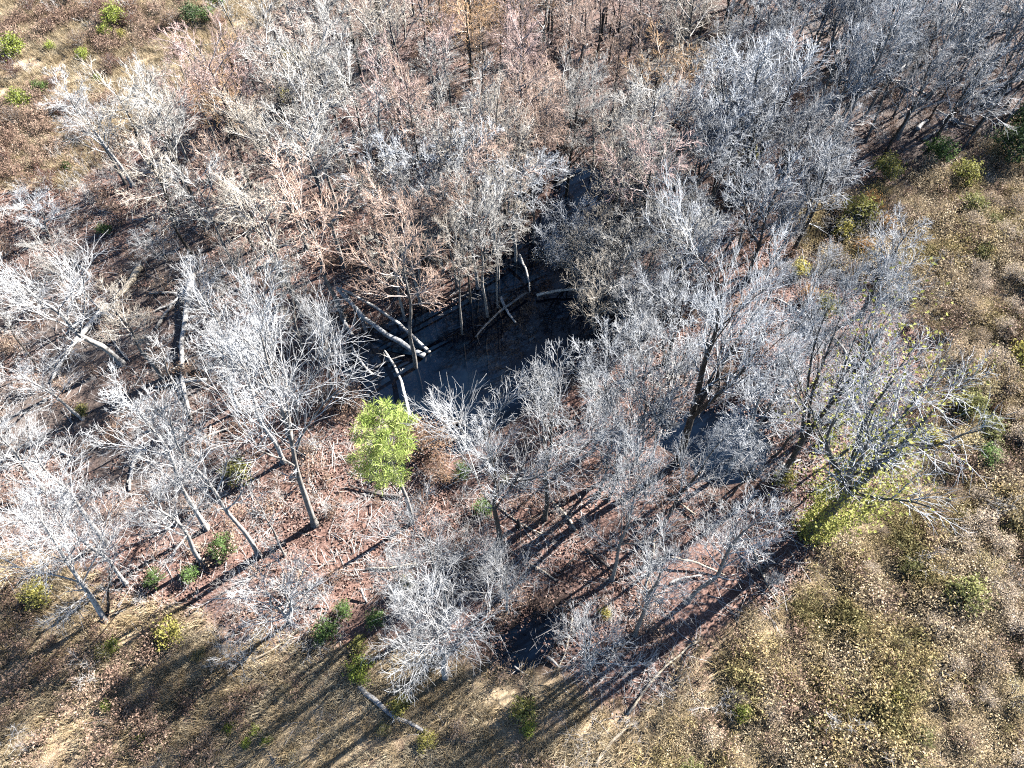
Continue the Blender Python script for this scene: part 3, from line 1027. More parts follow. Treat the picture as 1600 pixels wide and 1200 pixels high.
TW = {'w': 'white', 'g': 'grey', 'b': 'blue-grey', 'p': 'pink-tipped', 's': 'salmon-tipped', 'o': 'rusty', 't': 'tan-tipped', 'd': 'dark grey'}
KW = {'vase': 'spreading', 'spire': 'slender', 'stand': 'round-topped', 'broom': 'many-stemmed', 'far': 'ascending', 'pole': 'pole-like', 'low': 'low twiggy', 'snag': 'broken', 'oak': 'big'}
ZONES = [
    ([(255, 330), (330, 205), (440, 120), (560, 60), (700, 0), (1050, -10), (1060, 300), (1000, 410), (880, 300), (800, 360), (700, 440), (600, 480), (540, 520), (430, 490), (320, 440)],
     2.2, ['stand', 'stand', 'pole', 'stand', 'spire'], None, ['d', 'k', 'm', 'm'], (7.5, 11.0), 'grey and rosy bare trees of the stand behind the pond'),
    ([(1060, 430), (1060, -10), (1300, -15), (1290, 120), (1260, 300), (1200, 450)], 2.1, ['far', 'broom', 'far', 'pole'], ['b', 'b', 'w'], ['d', 'm'], (6.0, 9.5),
     'blue-grey bare trees right of the orange-crowned tree'),
    ([(1290, 0), (1690, -30), (1690, 120), (1600, 185), (1480, 255), (1290, 255)], 1.75, ['pole', 'far', 'spire', 'pole'], ['b', 'w', 'b'], ['k', 'd', 'm'], (7.5, 12.0),
     'dark slender trees in the far right corner'),
    ([(-60, 480), (60, 370), (280, 400), (330, 480), (330, 640), (250, 640), (-40, 700)], 6.5, ['spire', 'pole'], ['w', 'g'], ['w', 'm'], (4.0, 7.5),
     'bare white saplings left of the vertical log'),
    ([(520, 860), (960, 790), (1080, 830), (960, 960), (740, 930), (560, 1010)], 7.0, ['low', 'spire', 'spire'], ['w'], ['w', 'm'], (2.5, 4.5), 'low white saplings on the red leaf litter'),
    ([(1180, 480), (1340, 500), (1370, 620), (1330, 760), (1180, 790), (1080, 770), (1210, 640)], 2.3, ['spire', 'low', 'vase'], ['b', 'w'], ['m', 'd'], (3.0, 6.5),
     'grey bare saplings round the big leaning tree'),
    ([(630, 500), (700, 470), (800, 440), (850, 350), (860, 300), (780, 290), (680, 380), (600, 440)], 1.2, ['stand', 'stand', 'pole'], ['g', 't', 's', 'b'], ['m', 'w', 'm'], (7.0, 10.0), 'crowded thin trunks on the back shore of the pond'),
    ([(880, 445), (950, 385), (958, 290), (1060, 300), (1060, 520), (960, 475)], 1.6, ['stand', 'vase', 'low'], ['g', 'b', 't'], ['m', 'd', 'm'], (5.0, 8.5), 'grey bare trees on the right shore of the pond'),
    ([(960, 560), (1000, 470), (1060, 520), (1060, 640), (960, 690), (900, 720)], 2.1, ['vase', 'broom', 'low'], ['b', 'w'], ['m', 'd'], (4.5, 7.5), 'pale bare trees right of the pond'),
    ([(960, 980), (1130, 820), (1250, 840), (1180, 960), (1020, 1090)], 5.0, ['low', 'spire'], ['w', 'g'], ['m', 'd'], (2.0, 3.5), 'grey twiggy saplings along the scrub edge'),
]
zr = np.random.default_rng(29)
for poly, space, kinds, tints, barks, (h0, h1), group in ZONES:
    for (x, y) in darts(gpoly(poly), space, zr, wetok='shore' in group):
        k = kinds[zr.integers(len(kinds))]
        px, py, _ = to_px(np.array([x, y]))
        if tints is None:
            v = noise2(np.array([x]), np.array([y]), 4.5, 61)[0] + zr.normal(0, 0.16)
            ti = 'g' if v < 0.36 else 't' if v < 0.46 else 's' if v < 0.64 else 'p' if v < 0.84 else 'o'
            if py > 320 and zr.uniform() < 0.7:
                ti = 'g' if zr.uniform() < 0.6 else 't'
        else:
            ti = tints[zr.integers(len(tints))]
        z = gz1(x, y)
        h = zr.uniform(h0, h1)
        le = zr.normal(0, 0.045, 2) * h
        o = place_tree((x, y, z), (x + le[0], y + le[1], z + h), k, ti, barks[zr.integers(len(barks))], '', group)
        BASES.append((x, y))
        later(o, f'{TW[ti]} {KW[k]} bare tree', x, y)


# ------------------------------------------------------------------ shrubs
def bush_proto(kind, seed):
    rng = np.random.default_rng(seed)
    st, fo = MB(), MB()
    if kind == 'leafy':
        n = 13
        H, Rr, nl, ls = 1.3, 0.75, 85, 0.13
    elif kind == 'feathery':
        n = 15
        H, Rr, nl, ls = 1.1, 0.70, 105, 0.07
    else:
        n = 10
        H, Rr, nl, ls = 0.9, 0.8, 60, 0.10
    az = np.arange(n) * 2.399 + rng.normal(0, 0.4, n)
    rr = Rr * np.sqrt((np.arange(n) + 0.5) / n)
    top = np.stack([rr * np.cos(az), rr * np.sin(az), H * (1 - 0.45 * (rr / Rr) ** 2) * rng.uniform(0.75, 1.1, n)], -1)
    b0 = np.stack([0.12 * np.cos(az), 0.12 * np.sin(az), np.full(n, -0.05)], -1)
    mid = (b0 + top) / 2 + np.stack([-0.1 * np.cos(az), -0.1 * np.sin(az), np.full(n, 0.12)], -1)
    P = np.stack([b0, mid, top], 1)
    R = np.tile(np.array([[0.018, 0.013, 0.007]]), (n, 1))
    st.tubes(P, R, 4, 0.3)
    L2, Q2, _ = grow(P, R, 6, rng, 0.35, 1.0, (25, 60), 0.35, 0.3, 0.7, 3, 0.12, 0.2, 0.006)
    st.tubes(L2, Q2, 3, 0.5)
    ends = np.concatenate([top, L2[:, -1], L2[:, 1]])
    m = nl * n // len(ends) + 1
    C = np.repeat(ends, m, 0)
    sp = 0.09 if kind == 'feathery' else 0.13
    off = rng.normal(0, sp, C.shape)
    if kind == 'twiggy':
        fo.blades(C + off * 0.5, 0.3, 0.006, rng, 0.6)
    else:
        a = np.repeat(rng.uniform(0, 1, len(ends)), m) * 0.6 + rng.uniform(0, 0.4, len(C))
        fo.cards(C + off, ls, rng, 0.55 if kind == 'leafy' else 0.35, 0.5 if kind == 'feathery' else 0.1, a)
    return st.mesh('stems', M_STICK), fo.mesh('foliage', M_LEAF, False)


BUSH = {k: [bush_proto(k, 900 + 10 * i + j) for i in range(3)] for j, k in enumerate(('leafy', 'feathery', 'twiggy'))}


def bush(x, y, kind, size, col, label, group=None, flat=1.0, name='shrub', cat='shrub'):
    z = gz1(x, y)
    root = bpy.data.objects.new(name, None)
    COL.objects.link(root)
    root.location = (x, y, z)
    root.rotation_euler = (0, 0, random.uniform(0, 6.28))
    tag(root, label, cat, group)
    st, fo = BUSH[kind][random.randrange(3)]
    j = random.uniform(0.85, 1.15)
    for nm, me in (('stems', st), ('foliage', fo)):
        o = bpy.data.objects.new(nm, me)
        COL.objects.link(o)
        o.parent = root
        o.scale = (size, size, size * flat)
        o.color = tuple(c * j for c in col) + (1,)
    return root


YG, DG, OL, YE, OR, BR, MG, TN = (0.31, 0.36, 0.07), (0.08, 0.12, 0.05), (0.28, 0.27, 0.08), (0.50, 0.44, 0.12), (0.50, 0.29, 0.12), (0.20, 0.12, 0.07), (0.15, 0.23, 0.07), (0.68, 0.54, 0.40)
GREEN = [
    (187, 42, 1.25, YG, 'large bright yellow-green bush at the top left'),
    (168, 60, 0.8, YG, 'smaller lime bush touching the left of the large bright bush'),
    (192, 62, 0.6, YE, 'yellowish sprig right under the large bright bush'),
    (28, 88, 1.25, YG, 'bright green bush on the left edge, upper of two'),
    (36, 170, 1.05, YG, 'bright green bush near the left edge, lower of two'),
    (69, 146, 0.75, MG, 'small mid-green bush above and right of the lower left-edge bush'),
    (83, 80, 0.6, YG, 'small lime sprig between the left-edge bush and the large bright bush'),
    (134, 94, 0.7, YG, 'lime sprig in brown brush below the large bright bush'),
    (156, 128, 0.45, YG, 'tiny lime sprig above the tall pale twin-stemmed tree'),
    (306, 38, 1.2, DG, 'dark blue-green bush at the top, left of a brighter one'),
    (332, 36, 0.95, MG, 'dark green bush just under the bright green one at the top'),
    (342, 10, 1.0, MG, 'bright green bush at the top edge'),
    (108, 266, 0.5, MG, 'tiny green sprig in tan grass left of the pale twin stems'),
    (167, 366, 0.6, MG, 'small green sprig on bare ground below the tan grass'),
    (133, 646, 0.5, OL, 'small olive tuft at the foot of the slim white tree'),
    (378, 745, 1.0, OL, 'olive green shrub left of the thick trunk of the largest white tree'),
    (443, 100, 0.9, YE, 'pale yellow-green shrub beside the dark crooked-limbed tree'),
    (466, 105, 0.8, YG, 'light green shrub right at the dark crooked-limbed trunk'),
    (450, 160, 0.8, YE, 'pale yellow-green tuft below the dark crooked-limbed tree'),
    (245, 908, 0.6, MG, 'small green tuft under the fine white tree, left one'),
    (300, 900, 0.6, MG, 'small green tuft under the fine white tree, right one'),
    (352, 862, 0.85, MG, 'soft green shrub below the broken pale snag'),
    (272, 992, 0.9, YE, 'yellow-green clump beside the long diagonal shadow'),
    (182, 1012, 0.5, YG, 'little yellow-green sprout on the shaded slope at left'),
    (512, 992, 0.8, MG, 'mid-green young shrub in shade, largest of the front row'),
    (540, 958, 0.6, MG, 'mid-green young shrub furthest from the grey fallen log'),
    (588, 972, 0.6, MG, 'mid-green shrub in shade beside the narrow white tree'),
    (566, 1050, 0.8, YG, 'bright green shrub at the upper end of the long grey log'),
    (562, 1010, 0.55, OL, 'olive shrub between bright green shrub and shaded greens'),
    (636, 916, 0.6, OL, 'faint olive tuft left of the vase-shaped white tree'),
    (757, 800, 0.7, MG, 'dark green shrub left of the big white-crowned tree'),
    (722, 742, 0.65, MG, 'small green shrub between pine and big white-crowned tree'),
    (790, 752, 0.35, YE, 'tiny orange-yellow sprig in the fork of the white-crowned tree'),
    (1283, 492, 1.15, OL, 'olive clump with orange top, alone right of the huge forked tree'),
    (1262, 470, 0.8, OR, 'orange leafy clump touching the olive clump'),
    (1300, 668, 0.6, YG, 'yellow-green shoot beside the short white log, upper one'),
    (1288, 692, 0.6, YG, 'yellow-green shoot beside the short white log, lower one'),
    (1222, 752, 0.7, YE, 'pale yellow bush at the foot of the big leaning tree'),
    (1120, 160, 0.9, OL, 'yellow-olive shrub below the orange-crowned tree'),
    (1168, 252, 0.9, OL, 'olive bush in shadow among blue-grey trees'),
    (1336, 352, 1.5, OL, 'large olive shrub in the middle of the orange thicket'),
    (1352, 332, 1.1, OR, 'orange shrub at the back of the orange thicket'),
    (1310, 372, 1.0, YE, 'yellow shrub at the left of the orange thicket'),
    (1372, 362, 1.0, OR, 'orange shrub at the right of the orange thicket'),
    (1342, 400, 0.9, OR, 'rusty shrub at the front of the orange thicket'),
    (1378, 280, 1.3, OL, 'olive bush beside bare ground behind the orange thicket'),
    (1245, 428, 0.8, YE, 'yellowish tuft left of the olive clump'),
    (1458, 252, 1.3, MG, 'deep green bush at the edge of the far right clearing'),
    (1572, 252, 2.0, DG, 'dark green bush at the right edge of the scrub'),
    (1592, 205, 1.6, DG, 'blackish green bush at the right edge, furthest back'),
    (1500, 285, 1.2, OL, 'yellow-olive shrub left of the dark green edge bush'),
    (1532, 722, 0.9, MG, 'green sprig among tan shrubs near the right edge'),
    (1590, 570, 1.2, YE, 'yellow shrub on the right edge beyond the vine-clad tree'),
    (1156, 1116, 0.55, YG, 'lone vivid green sprout in the brown brush at the bottom'),
    (1268, 1132, 0.45, YG, 'small green sprout right of the lone vivid one'),
    (1385, 1090, 0.7, YE, 'pale green tuft in the brown brush at the lower right'),
    (818, 1112, 0.75, OL, 'light olive shrub at the bottom below the dark puddle'),
    (826, 1140, 0.5, YG, 'light green sprig just under the light olive shrub'),
    (945, 960, 0.4, YE, 'tiny yellow tuft right of the dark puddle'),
    (360, 1138, 0.35, YG, 'tiny green rosette at the bottom, leftmost of four'),
    (402, 1142, 0.32, YG, 'tiny green rosette at the bottom, second of four'),
    (420, 1158, 0.32, YG, 'tiny green rosette at the bottom, rightmost of four'),
    (388, 1162, 0.3, YG, 'tiny green rosette at the bottom, lowest of four'),
    (230, 1158, 0.45, YG, 'lime sprig near the bottom left corner'),
    (172, 1102, 0.38, YG, 'little lime sprig above the bottom left corner'),
    (668, 1160, 0.55, YE, 'yellow-green grass clump at the lower end of the long grey log'),
    (628, 1105, 0.6, YE, 'yellow grass clump in the middle of the long grey log'),
    (70, 935, 0.9, YE, 'yellow clump left of the bright bushy white tree'),
    (1395, 700, 0.9, YE, 'yellow leafy shrub behind the vine-clad tree'),
    (1452, 690, 0.7, YE, 'yellow leafy shrub right behind the leaning vine-clad limbs'),
    (1500, 640, 0.8, YE, 'bright yellow shrub at the tips of the leaning limbs'),
]
for (px, py, s, c, lab) in GREEN:
    g = G(px, py)
    bush(g[0], g[1], 'leafy', s * 0.9, c, lab, 'green shrubs and sprigs')
for (px, py, s, lab) in ((668, 705, 1.9, 'big brown dead-leafed shrub right of the green pine'), (690, 745, 1.2, 'smaller brown shrub in front of the big brown one'),
                         (640, 690, 1.2, 'brown shrub half behind the green pine')):
    g = G(px, py)
    bush(g[0], g[1], 'feathery', s, (0.30, 0.19, 0.12), lab)

sr = np.random.default_rng(41)
shr = darts(gpoly([(1600, 300), (1500, 330), (1500, 560), (1480, 700), (1400, 800), (1300, 910), (1200, 1010), (1100, 1110), (1050, 1215), (1650, 1225), (1680, 300)]), 1.3, sr, 7000, True)
for (x, y) in shr:
    px, py, _ = to_px(np.array([x, y]))
    v = sr.uniform()
    if v < 0.50:
        k, c, d = 'feathery', TN, 'tan feathery shrub'
    elif v < 0.72:
        k, c, d = 'feathery', (0.43, 0.32, 0.21), 'brown feathery shrub'
    elif v < 0.88:
        k, c, d = 'feathery', (0.58, 0.47, 0.26), 'straw-yellow feathery shrub'
    else:
        k, c, d = 'leafy', (0.24, 0.24, 0.09), 'olive leafy shrub'
    if py > 900 and px < 1450 and v < 0.5 and sr.uniform() < 0.6:
        c, d = (0.43, 0.32, 0.21), 'brown feathery shrub'
    s = sr.uniform(0.5, 0.95) * (1.4 if px > 1450 else 0.85)
    o = bush(x, y, k, s, c, '', 'shrubs of the open scrub on the right', 0.9)
    later(o, d, x, y)
ctr = darts(gpoly([(-40, -20), (380, -20), (300, 120), (200, 240), (120, 290), (-40, 330)]), 3.2, sr, 2500, True)
for (x, y) in ctr:
    v = sr.uniform()
    c, d = ((0.20, 0.10, 0.075), 'dark red-brown shrub') if v < 0.6 else ((0.32, 0.22, 0.15), 'brown shrub')
    o = bush(x, y, 'feathery', sr.uniform(0.7, 1.25), c, '', 'brown shrubs in the tan grass')
    later(o, d, x, y)
ctr = darts(gpoly([(0, 900), (60, 960), (260, 1010), (430, 1040), (640, 1080), (800, 1110), (800, 1215), (0, 1215)]), 2.6, sr, 2500, True)
for (x, y) in ctr:
    v = sr.uniform()
    c, d = ((0.40, 0.28, 0.19), 'brown shrub') if v < 0.5 else ((0.42, 0.33, 0.18), 'straw-coloured shrub') if v < 0.8 else ((0.24, 0.22, 0.08), 'olive shrub')
    o = bush(x, y, 'feathery', sr.uniform(0.45, 0.8), c, '', 'shrubs of the front grass')
    later(o, d, x, y)
settle()


# ------------------------------------------------------------------ fallen logs, snags and sticks
def log(p0, p1, wpx, label, col, z0=0.0, z1=0.0, stubs=3, bow=0.05, name='fallen_log', cat='log', group=None, taper=0.6, seed=0):
    rng = np.random.default_rng(seed + int(p0[0] * 7 + p1[1]))
    a, b = G(p0[0], p0[1], z0), G(p1[0], p1[1], z1)
    dist = np.linalg.norm((a + b) / 2 - np.array([0, 0, CAM_H]))
    r = max(0.03, wpx * dist / FPX / 2)
    L = np.linalg.norm(b - a)
    for e in (a, b):
        e[2] = max(gz1(e[0], e[1]), WATER_Z - 0.05) + r * 0.7
    a[2] += z0
    b[2] += z1
    k = 9
    t = np.linspace(0, 1, k)[:, None]
    P = a + (b - a) * t
    side = np.cross(b - a, [0, 0, 1.0])
    side /= np.linalg.norm(side) + 1e-9
    P += side * (np.sin(t * math.pi) * bow * L * rng.choice([-1, 1])) + rng.normal(0, 0.006 * L, P.shape)
    for i in range(k):
        P[i, 2] = max(P[i, 2], gz1(P[i, 0], P[i, 1]) + r * 0.5)
    R = r * (1 - (1 - taper) * t[:, 0]) * rng.uniform(0.93, 1.07, k)
    C = P.mean(0)
    mb = MB()
    mb.tubes((P - C)[None], R[None], 9, 0.0, True)
    o = link(name, mb.mesh(name, M_BARK))
    o.location = C
    o.color = tuple(col) + (1,)
    tag(o, label, cat, group)
    if stubs:
        L1, Q1, _ = grow((P - C)[None], R[None], stubs, rng, 0.35, 0.98, (35, 75), 0.16, 0.3, 0.4, 4, 0.05, 0.15, 0.012)
        for i in range(len(L1)):
            sb = MB()
            sb.tubes(L1[i:i + 1], Q1[i:i + 1], 5, 0.0, True)
            L2, Q2, _ = grow(L1[i:i + 1], Q1[i:i + 1], 3, rng, 0.3, 1, (25, 60), 0.5, 0.3, 0.6, 3, 0.0, 0.2, 0.008)
            sb.tubes(L2, Q2, 3, 0.0)
            s = link('branch', sb.mesh('branch', M_BARK), o)
            s.color = o.color
    return o


PALE, TAN, GRY, DRK = (0.52, 0.49, 0.45), (0.48, 0.40, 0.30), (0.30, 0.28, 0.26), (0.07, 0.06, 0.055)
LOGS = [
    ((302, 432), (298, 655), 8, 'long pale log lying straight away from the viewer, dark shadow at its left', PALE, 0.5, 0.0, 4),
    ((286, 470), (300, 430), 4, 'short pale branch leaning on the head of the vertical log', PALE, 0, .5, 1),
    ((220, 418), (180, 474), 10, 'thick tan log, upper end of the crossed logs', TAN, 0.2, 0.1, 1),
    ((172, 476), (80, 600), 6, 'right-hand of two crossed pale logs', PALE, 0.4, 0.0, 3),
    ((164, 478), (72, 580), 5, 'left-hand of two crossed pale logs', PALE, 0.4, 0.0, 2),
    ((221, 698), (203, 768), 6, 'short pale log in stripes of shade left of the slender white tree', PALE, 0, 0, 1),
    ((560, 1072), (668, 1146), 8, 'long grey fallen log at the bottom, sunlit on top', (0.44, 0.42, 0.40), 0.15, 0.05, 4),
    ((663, 557), (526, 452), 9, 'thickest leaning grey log over the left of the pond', (0.40, 0.40, 0.40), 0.1, 1.4, 2),
    ((670, 548), (530, 450), 6, 'thin pale log lying parallel behind the thickest leaning log', PALE, 0.1, 1.2, 1),
    ((572, 518), (538, 458), 7, 'short grey log on lit orange leaves, right one', (0.38, 0.36, 0.34), 0.0, 0.8, 0),
    ((551, 525), (528, 466), 6, 'short grey log on lit orange leaves, left one', (0.40, 0.38, 0.36), 0.0, 0.7, 0),
    ((640, 652), (600, 545), 6, 'pale log standing out of the pond towards the brown shrub', PALE, 0.3, 0.2, 2),
    ((580, 582), (548, 535), 5, 'mottled pale log sinking in the dark water', PALE, 0.0, 0.3, 0),
    ((582, 574), (632, 552), 3, 'thin twig-bearing branch floating on the dark water', GRY, 0.1, 0.2, 2),
    ((838, 459), (928, 448), 5, 'bright white log across the pond tongue', (0.66, 0.60, 0.52), 0.3, 0.5, 0),
    ((824, 454), (742, 524), 4, 'fallen branch with twigs pointing over the pond', GRY, 0.4, 0.3, 5),
    ((782, 462), (806, 502), 5, 'short pale log slipping into the pond', PALE, 0.3, 0, 0),
    ((812, 395), (828, 454), 4, 'pale broken stem standing in the pond tongue', PALE, 0.6, 0, 1),
    ((1090, 506), (990, 440), 4, 'long arched pale branch right of the pond', PALE, 0.1, 0.9, 3),
    ((1078, 494), (1025, 475), 4, 'shorter pale branch under the arched one', PALE, 0.1, 0.5, 1),
    ((955, 468), (980, 500), 4, 'pale stick pointing at the brush-like tree', PALE, 0.5, 0.1, 0),
    ((915, 365), (935, 408), 4, 'pale stick in the far pond tongue', PALE, 0.6, 0.0, 0),
    ((1322, 612), (1342, 652), 9, 'short bright white log below the big leaning tree', (0.62, 0.60, 0.58), 0.3, 0.1, 0),
    ((855, 1025), (872, 1042), 5, 'little stub log with dark shadow by the puddle', GRY, 0.15, 0.05, 0),
    ((804, 1040), (828, 1056), 3, 'thin grey stick at the near edge of the puddle', GRY, 0.1, 0.05, 0),
    ((914, 858), (962, 900), 5, 'dark fallen branch crossing the striped shadows', DRK, 0.1, 0.1, 1),
    ((898, 872), (880, 892), 3, 'short dark stick left of the crossing branch', DRK, 0.1, 0.1, 0),
    ((1045, 912), (1096, 900), 4, 'white branch lying on red leaves right of the thin leaning tree', PALE, 0.15, 0.1, 2),
    ((625, 776), (545, 758), 5, 'dark curved branch on the ground left of the pine stem', (0.14, 0.12, 0.11), 0.1, 0.1, 3),
    ((690, 668), (724, 656), 7, 'brown log half sunk at the near edge of the pond', (0.20, 0.17, 0.15), 0.1, 0.1, 0),
    ((698, 690), (730, 677), 5, 'grey log in front of the half-sunk brown one', (0.30, 0.28, 0.26), 0.1, 0.1, 0),
    ((978, 1118), (1092, 1000), 4, 'long thin pale branch along the edge of the scrub', TAN, 0.2, 0.1, 4),
    ((930, 1196), (988, 1130), 6, 'pale peeling log at the bottom edge', TAN, 0.1, 0.2, 3),
    ((752, 1158), (680, 1150), 4, 'pale stick just right of the long grey log', GRY, 0.05, 0.05, 1),
    ((470, 980), (390, 1034), 4, 'thin tan log beside the low tangled white tree', TAN, 0.1, 0.05, 2),
    ((565, 922), (574, 942), 4, 'short pale stub left of the small thin white tree', PALE, 0.4, 0.0, 0),
    ((500, 930), (514, 952), 3, 'short bent pale stick beside two dark shadow lines', PALE, 0.5, 0.0, 0),
    ((1430, 72), (1416, 82), 8, 'fallen white log at far right, topmost of three', PALE, 0.3, 0.1, 0),
    ((1412, 92), (1404, 116), 7, 'fallen white log at far right, left of three', PALE, 0.3, 0.1, 0),
    ((1422, 88), (1414, 108), 7, 'fallen white log at far right, middle of three', PALE, 0.3, 0.1, 0),
    ((1285, 127), (1420, 131), 4, 'long straight white log across the far right trees', PALE, 0.3, 0.1, 1),
    ((1432, 205), (1448, 190), 6, 'pale log in front of the dark far right shadow', PALE, 0.2, 0.1, 2),
    ((1590, 125), (1500, 165), 5, 'long white log near the far right edge, upper one', PALE, 0.3, 0.1, 3),
    ((1575, 140), (1530, 165), 5, 'white log near the far right edge, lower one', PALE, 0.2, 0.1, 2),
    ((1255, 75), (1280, 70), 6, 'white log between the blue-grey trees and the far right clearing', PALE, 0.2, 0.1, 0),
    ((917, 68), (892, 115), 4, 'slanting white stem beside the thick dark-trunked tree', PALE, 2.0, 0.1, 0),
    ((988, 150), (975, 175), 4, 'slanting white stem below the orange-crowned tree', PALE, 1.5, 0.1, 0),
    ((515, 356), (565, 305), 4, 'pale broken limb leaning among the grey crowns', PALE, 0.3, 2.0, 1),
    ((360, 312), (392, 290), 4, 'pale branch on the ground at the left of the wood', PALE, 0.2, 0.2, 1),
    ((345, 70), (300, 74), 4, 'white stick in tan grass below the dark green bushes', PALE, 0.1, 0.1, 1),
    ((520, 55), (545, 58), 6, 'grey fallen log behind the low-forked dark tree', (0.34, 0.34, 0.35), 0.1, 0.1, 0),
    ((88, 990), (40, 1030), 4, 'thin tan log in tan grass at the left front', TAN, 0.1, 0.1, 2),
]
for L in LOGS:
    log(L[0], L[1], L[2], L[3], L[4], L[5], L[6], L[7])
PENDING.clear()
lr = np.random.default_rng(63)
for poly, n, col, desc in (([(1290, 10), (1590, 0), (1590, 150), (1450, 230), (1300, 240)], 16, PALE, 'pale fallen log'),
                           ([(20, 420), (330, 400), (400, 560), (330, 760), (30, 720)], 14, PALE, 'thin pale fallen stem'),
                           ([(330, 300), (600, 180), (980, 140), (1000, 330), (560, 440), (380, 430)], 16, (0.42, 0.39, 0.35), 'grey fallen stem'),
                           ([(560, 880), (1100, 800), (1200, 850), (1000, 1060), (640, 1030)], 9, TAN, 'tan fallen stick'),
                           ([(1120, 480), (1350, 500), (1360, 740), (1200, 760)], 7, PALE, 'pale fallen branch')):
    P = np.array(gpoly(poly))
    k = 0
    while k < n:
        c = lr.uniform(P.min(0), P.max(0))
        if sdist(c[0:1], c[1:2], [tuple(p) for p in P])[0] > 0 or wet(c[0:1], c[1:2], 0.2)[0]:
            continue
        a = lr.uniform(0, 6.28)
        L = lr.uniform(1.0, 3.2)
        e = c + L * np.array([math.cos(a), math.sin(a)])
        p0 = to_px(c)
        p1 = to_px(e)
        w = lr.uniform(2.2, 5.0)
        j = lr.uniform(0.75, 1.15)
        o = log((float(p0[0]), float(p0[1])), (float(p1[0]), float(p1[1])), w, '', tuple(min(0.7, q * j) for q in col), lr.uniform(0, 0.5) if lr.uniform() < 0.5 else 0.05, 0.03, int(lr.integers(0, 4)), 0.04, group=None)
        later(o, desc, c[0], c[1])
        k += 1
settle()
# the post stub
pb = G(810, 825)
mb = MB()
mb.tubes(np.array([[[0, 0, -0.1], [0.02, 0, 0.35], [-0.02, 0.02, 0.75], [0, 0.03, 1.05]]]), np.array([[0.13, 0.10, 0.09, 0.05]]), 8, 0.0, True)
stump = link('tree_stump', mb.mesh('tree_stump', M_BARK))
stump.location = (pb[0], pb[1], gz1(pb[0], pb[1]))
stump.color = DRK + (1,)
tag(stump, 'short dark broken stump on red leaves right of the white-crowned tree', 'stump')


# ------------------------------------------------------------------ ground cover: uncountable, spread with geometry nodes


def sources(prefix, meshes):
    c = bpy.data.collections.new(prefix)
    for i, me in enumerate(meshes):
        o = bpy.data.objects.new(f'{prefix}_{i:02d}', me)
        c.objects.link(o)
    return c


def scatter(name, pts, scl, rot, vid, coll):
    me = bpy.data.meshes.new(name)
    me.vertices.add(len(pts))
    me.vertices.foreach_set('co', np.asarray(pts, np.float32).ravel())
    a = me.attributes.new('scl', 'FLOAT', 'POINT')
    a.data.foreach_set('value', np.asarray(scl, np.float32))
    a = me.attributes.new('rot', 'FLOAT_VECTOR', 'POINT')
    a.data.foreach_set('vector', np.asarray(rot, np.float32).ravel())
    a = me.attributes.new('vid', 'INT', 'POINT')
    a.data.foreach_set('value', np.asarray(vid, np.int32))
    o = link(name, me, kind='stuff')
    ng = bpy.data.node_groups.new(name, 'GeometryNodeTree')
    ng.interface.new_socket('Geometry', in_out='INPUT', socket_type='NodeSocketGeometry')
    ng.interface.new_socket('Geometry', in_out='OUTPUT', socket_type='NodeSocketGeometry')
    gi, go = ng.nodes.new('NodeGroupInput'), ng.nodes.new('NodeGroupOutput')
    ip = ng.nodes.new('GeometryNodeInstanceOnPoints')
    ci = ng.nodes.new('GeometryNodeCollectionInfo')
    ci.inputs['Collection'].default_value = coll
    ci.inputs['Separate Children'].default_value = True
    ci.inputs['Reset Children'].default_value = True

    def na(nm, t):
        n = ng.nodes.new('GeometryNodeInputNamedAttribute')
        n.data_type = t
        n.inputs['Name'].default_value = nm
        return n.outputs[0]
    ng.links.new(gi.outputs[0], ip.inputs['Points'])
    ng.links.new(ci.outputs[0], ip.inputs['Instance'])
    ip.inputs['Pick Instance'].default_value = True
    ng.links.new(na('vid', 'INT'), ip.inputs['Instance Index'])
    ng.links.new(na('rot', 'FLOAT_VECTOR'), ip.inputs['Rotation'])
    ng.links.new(na('scl', 'FLOAT'), ip.inputs['Scale'])
    ng.links.new(ip.outputs[0], go.inputs[0])
    md = o.modifiers.new('scatter', 'NODES')
    md.node_group = ng
    return o


gr = np.random.default_rng(8)
VIEW = gpoly([(-60, -20), (1660, -20), (1660, 1240), (-60, 1240)])


def spread(n, dens, zoff=0.0, drymargin=0.0):
    P = np.array(VIEW)
    lo, hi = P.min(0), P.max(0)
    c = gr.uniform(lo, hi, (n, 2))
    c = c[sdist(c[:, 0], c[:, 1], VIEW) < 1.5]
    d = dens(c[:, 0], c[:, 1])
    c = c[gr.uniform(0, 1, len(c)) < d]
    if drymargin is not None:
        c = c[~wet(c[:, 0], c[:, 1], drymargin)]
    z = gz(c[:, 0], c[:, 1]) + zoff
    return np.concatenate([c, z[:, None]], 1)


def yaw(n, tilt=0.0):
    return np.stack([gr.normal(0, tilt, n) if tilt else np.zeros(n), gr.normal(0, tilt, n) if tilt else np.zeros(n), gr.uniform(0, 6.28, n)], -1)


def d_forest(x, y):
    return sstep(0.8, -0.8, sdist(x, y, FOREST) + 3 * (fbm(x, y, 4, 41, 4) - 0.5))


def d_scrub(x, y):
    return sstep(0.6, -0.6, sdist(x, y, SCRUB) + 3 * (fbm(x, y, 4, 41, 4) - 0.5))


# fallen leaves
def m_leaves(seed):
    rng = np.random.default_rng(seed)
    mb = MB()
    n = 46
    r = 0.62 * np.sqrt(rng.uniform(0, 1, n))
    a = rng.uniform(0, 6.28, n)
    D = np.stack([np.cos(a * 3.1), np.sin(a * 3.1), rng.normal(0, 0.25, n)], -1)
    mb.cards(np.stack([r * np.cos(a), r * np.sin(a), rng.uniform(0.0, 0.05, n)], -1), 0.10, rng, 0.7, 0.0, None, D * 2)
    return mb.mesh('leaf_patch', M_LITTER, False)


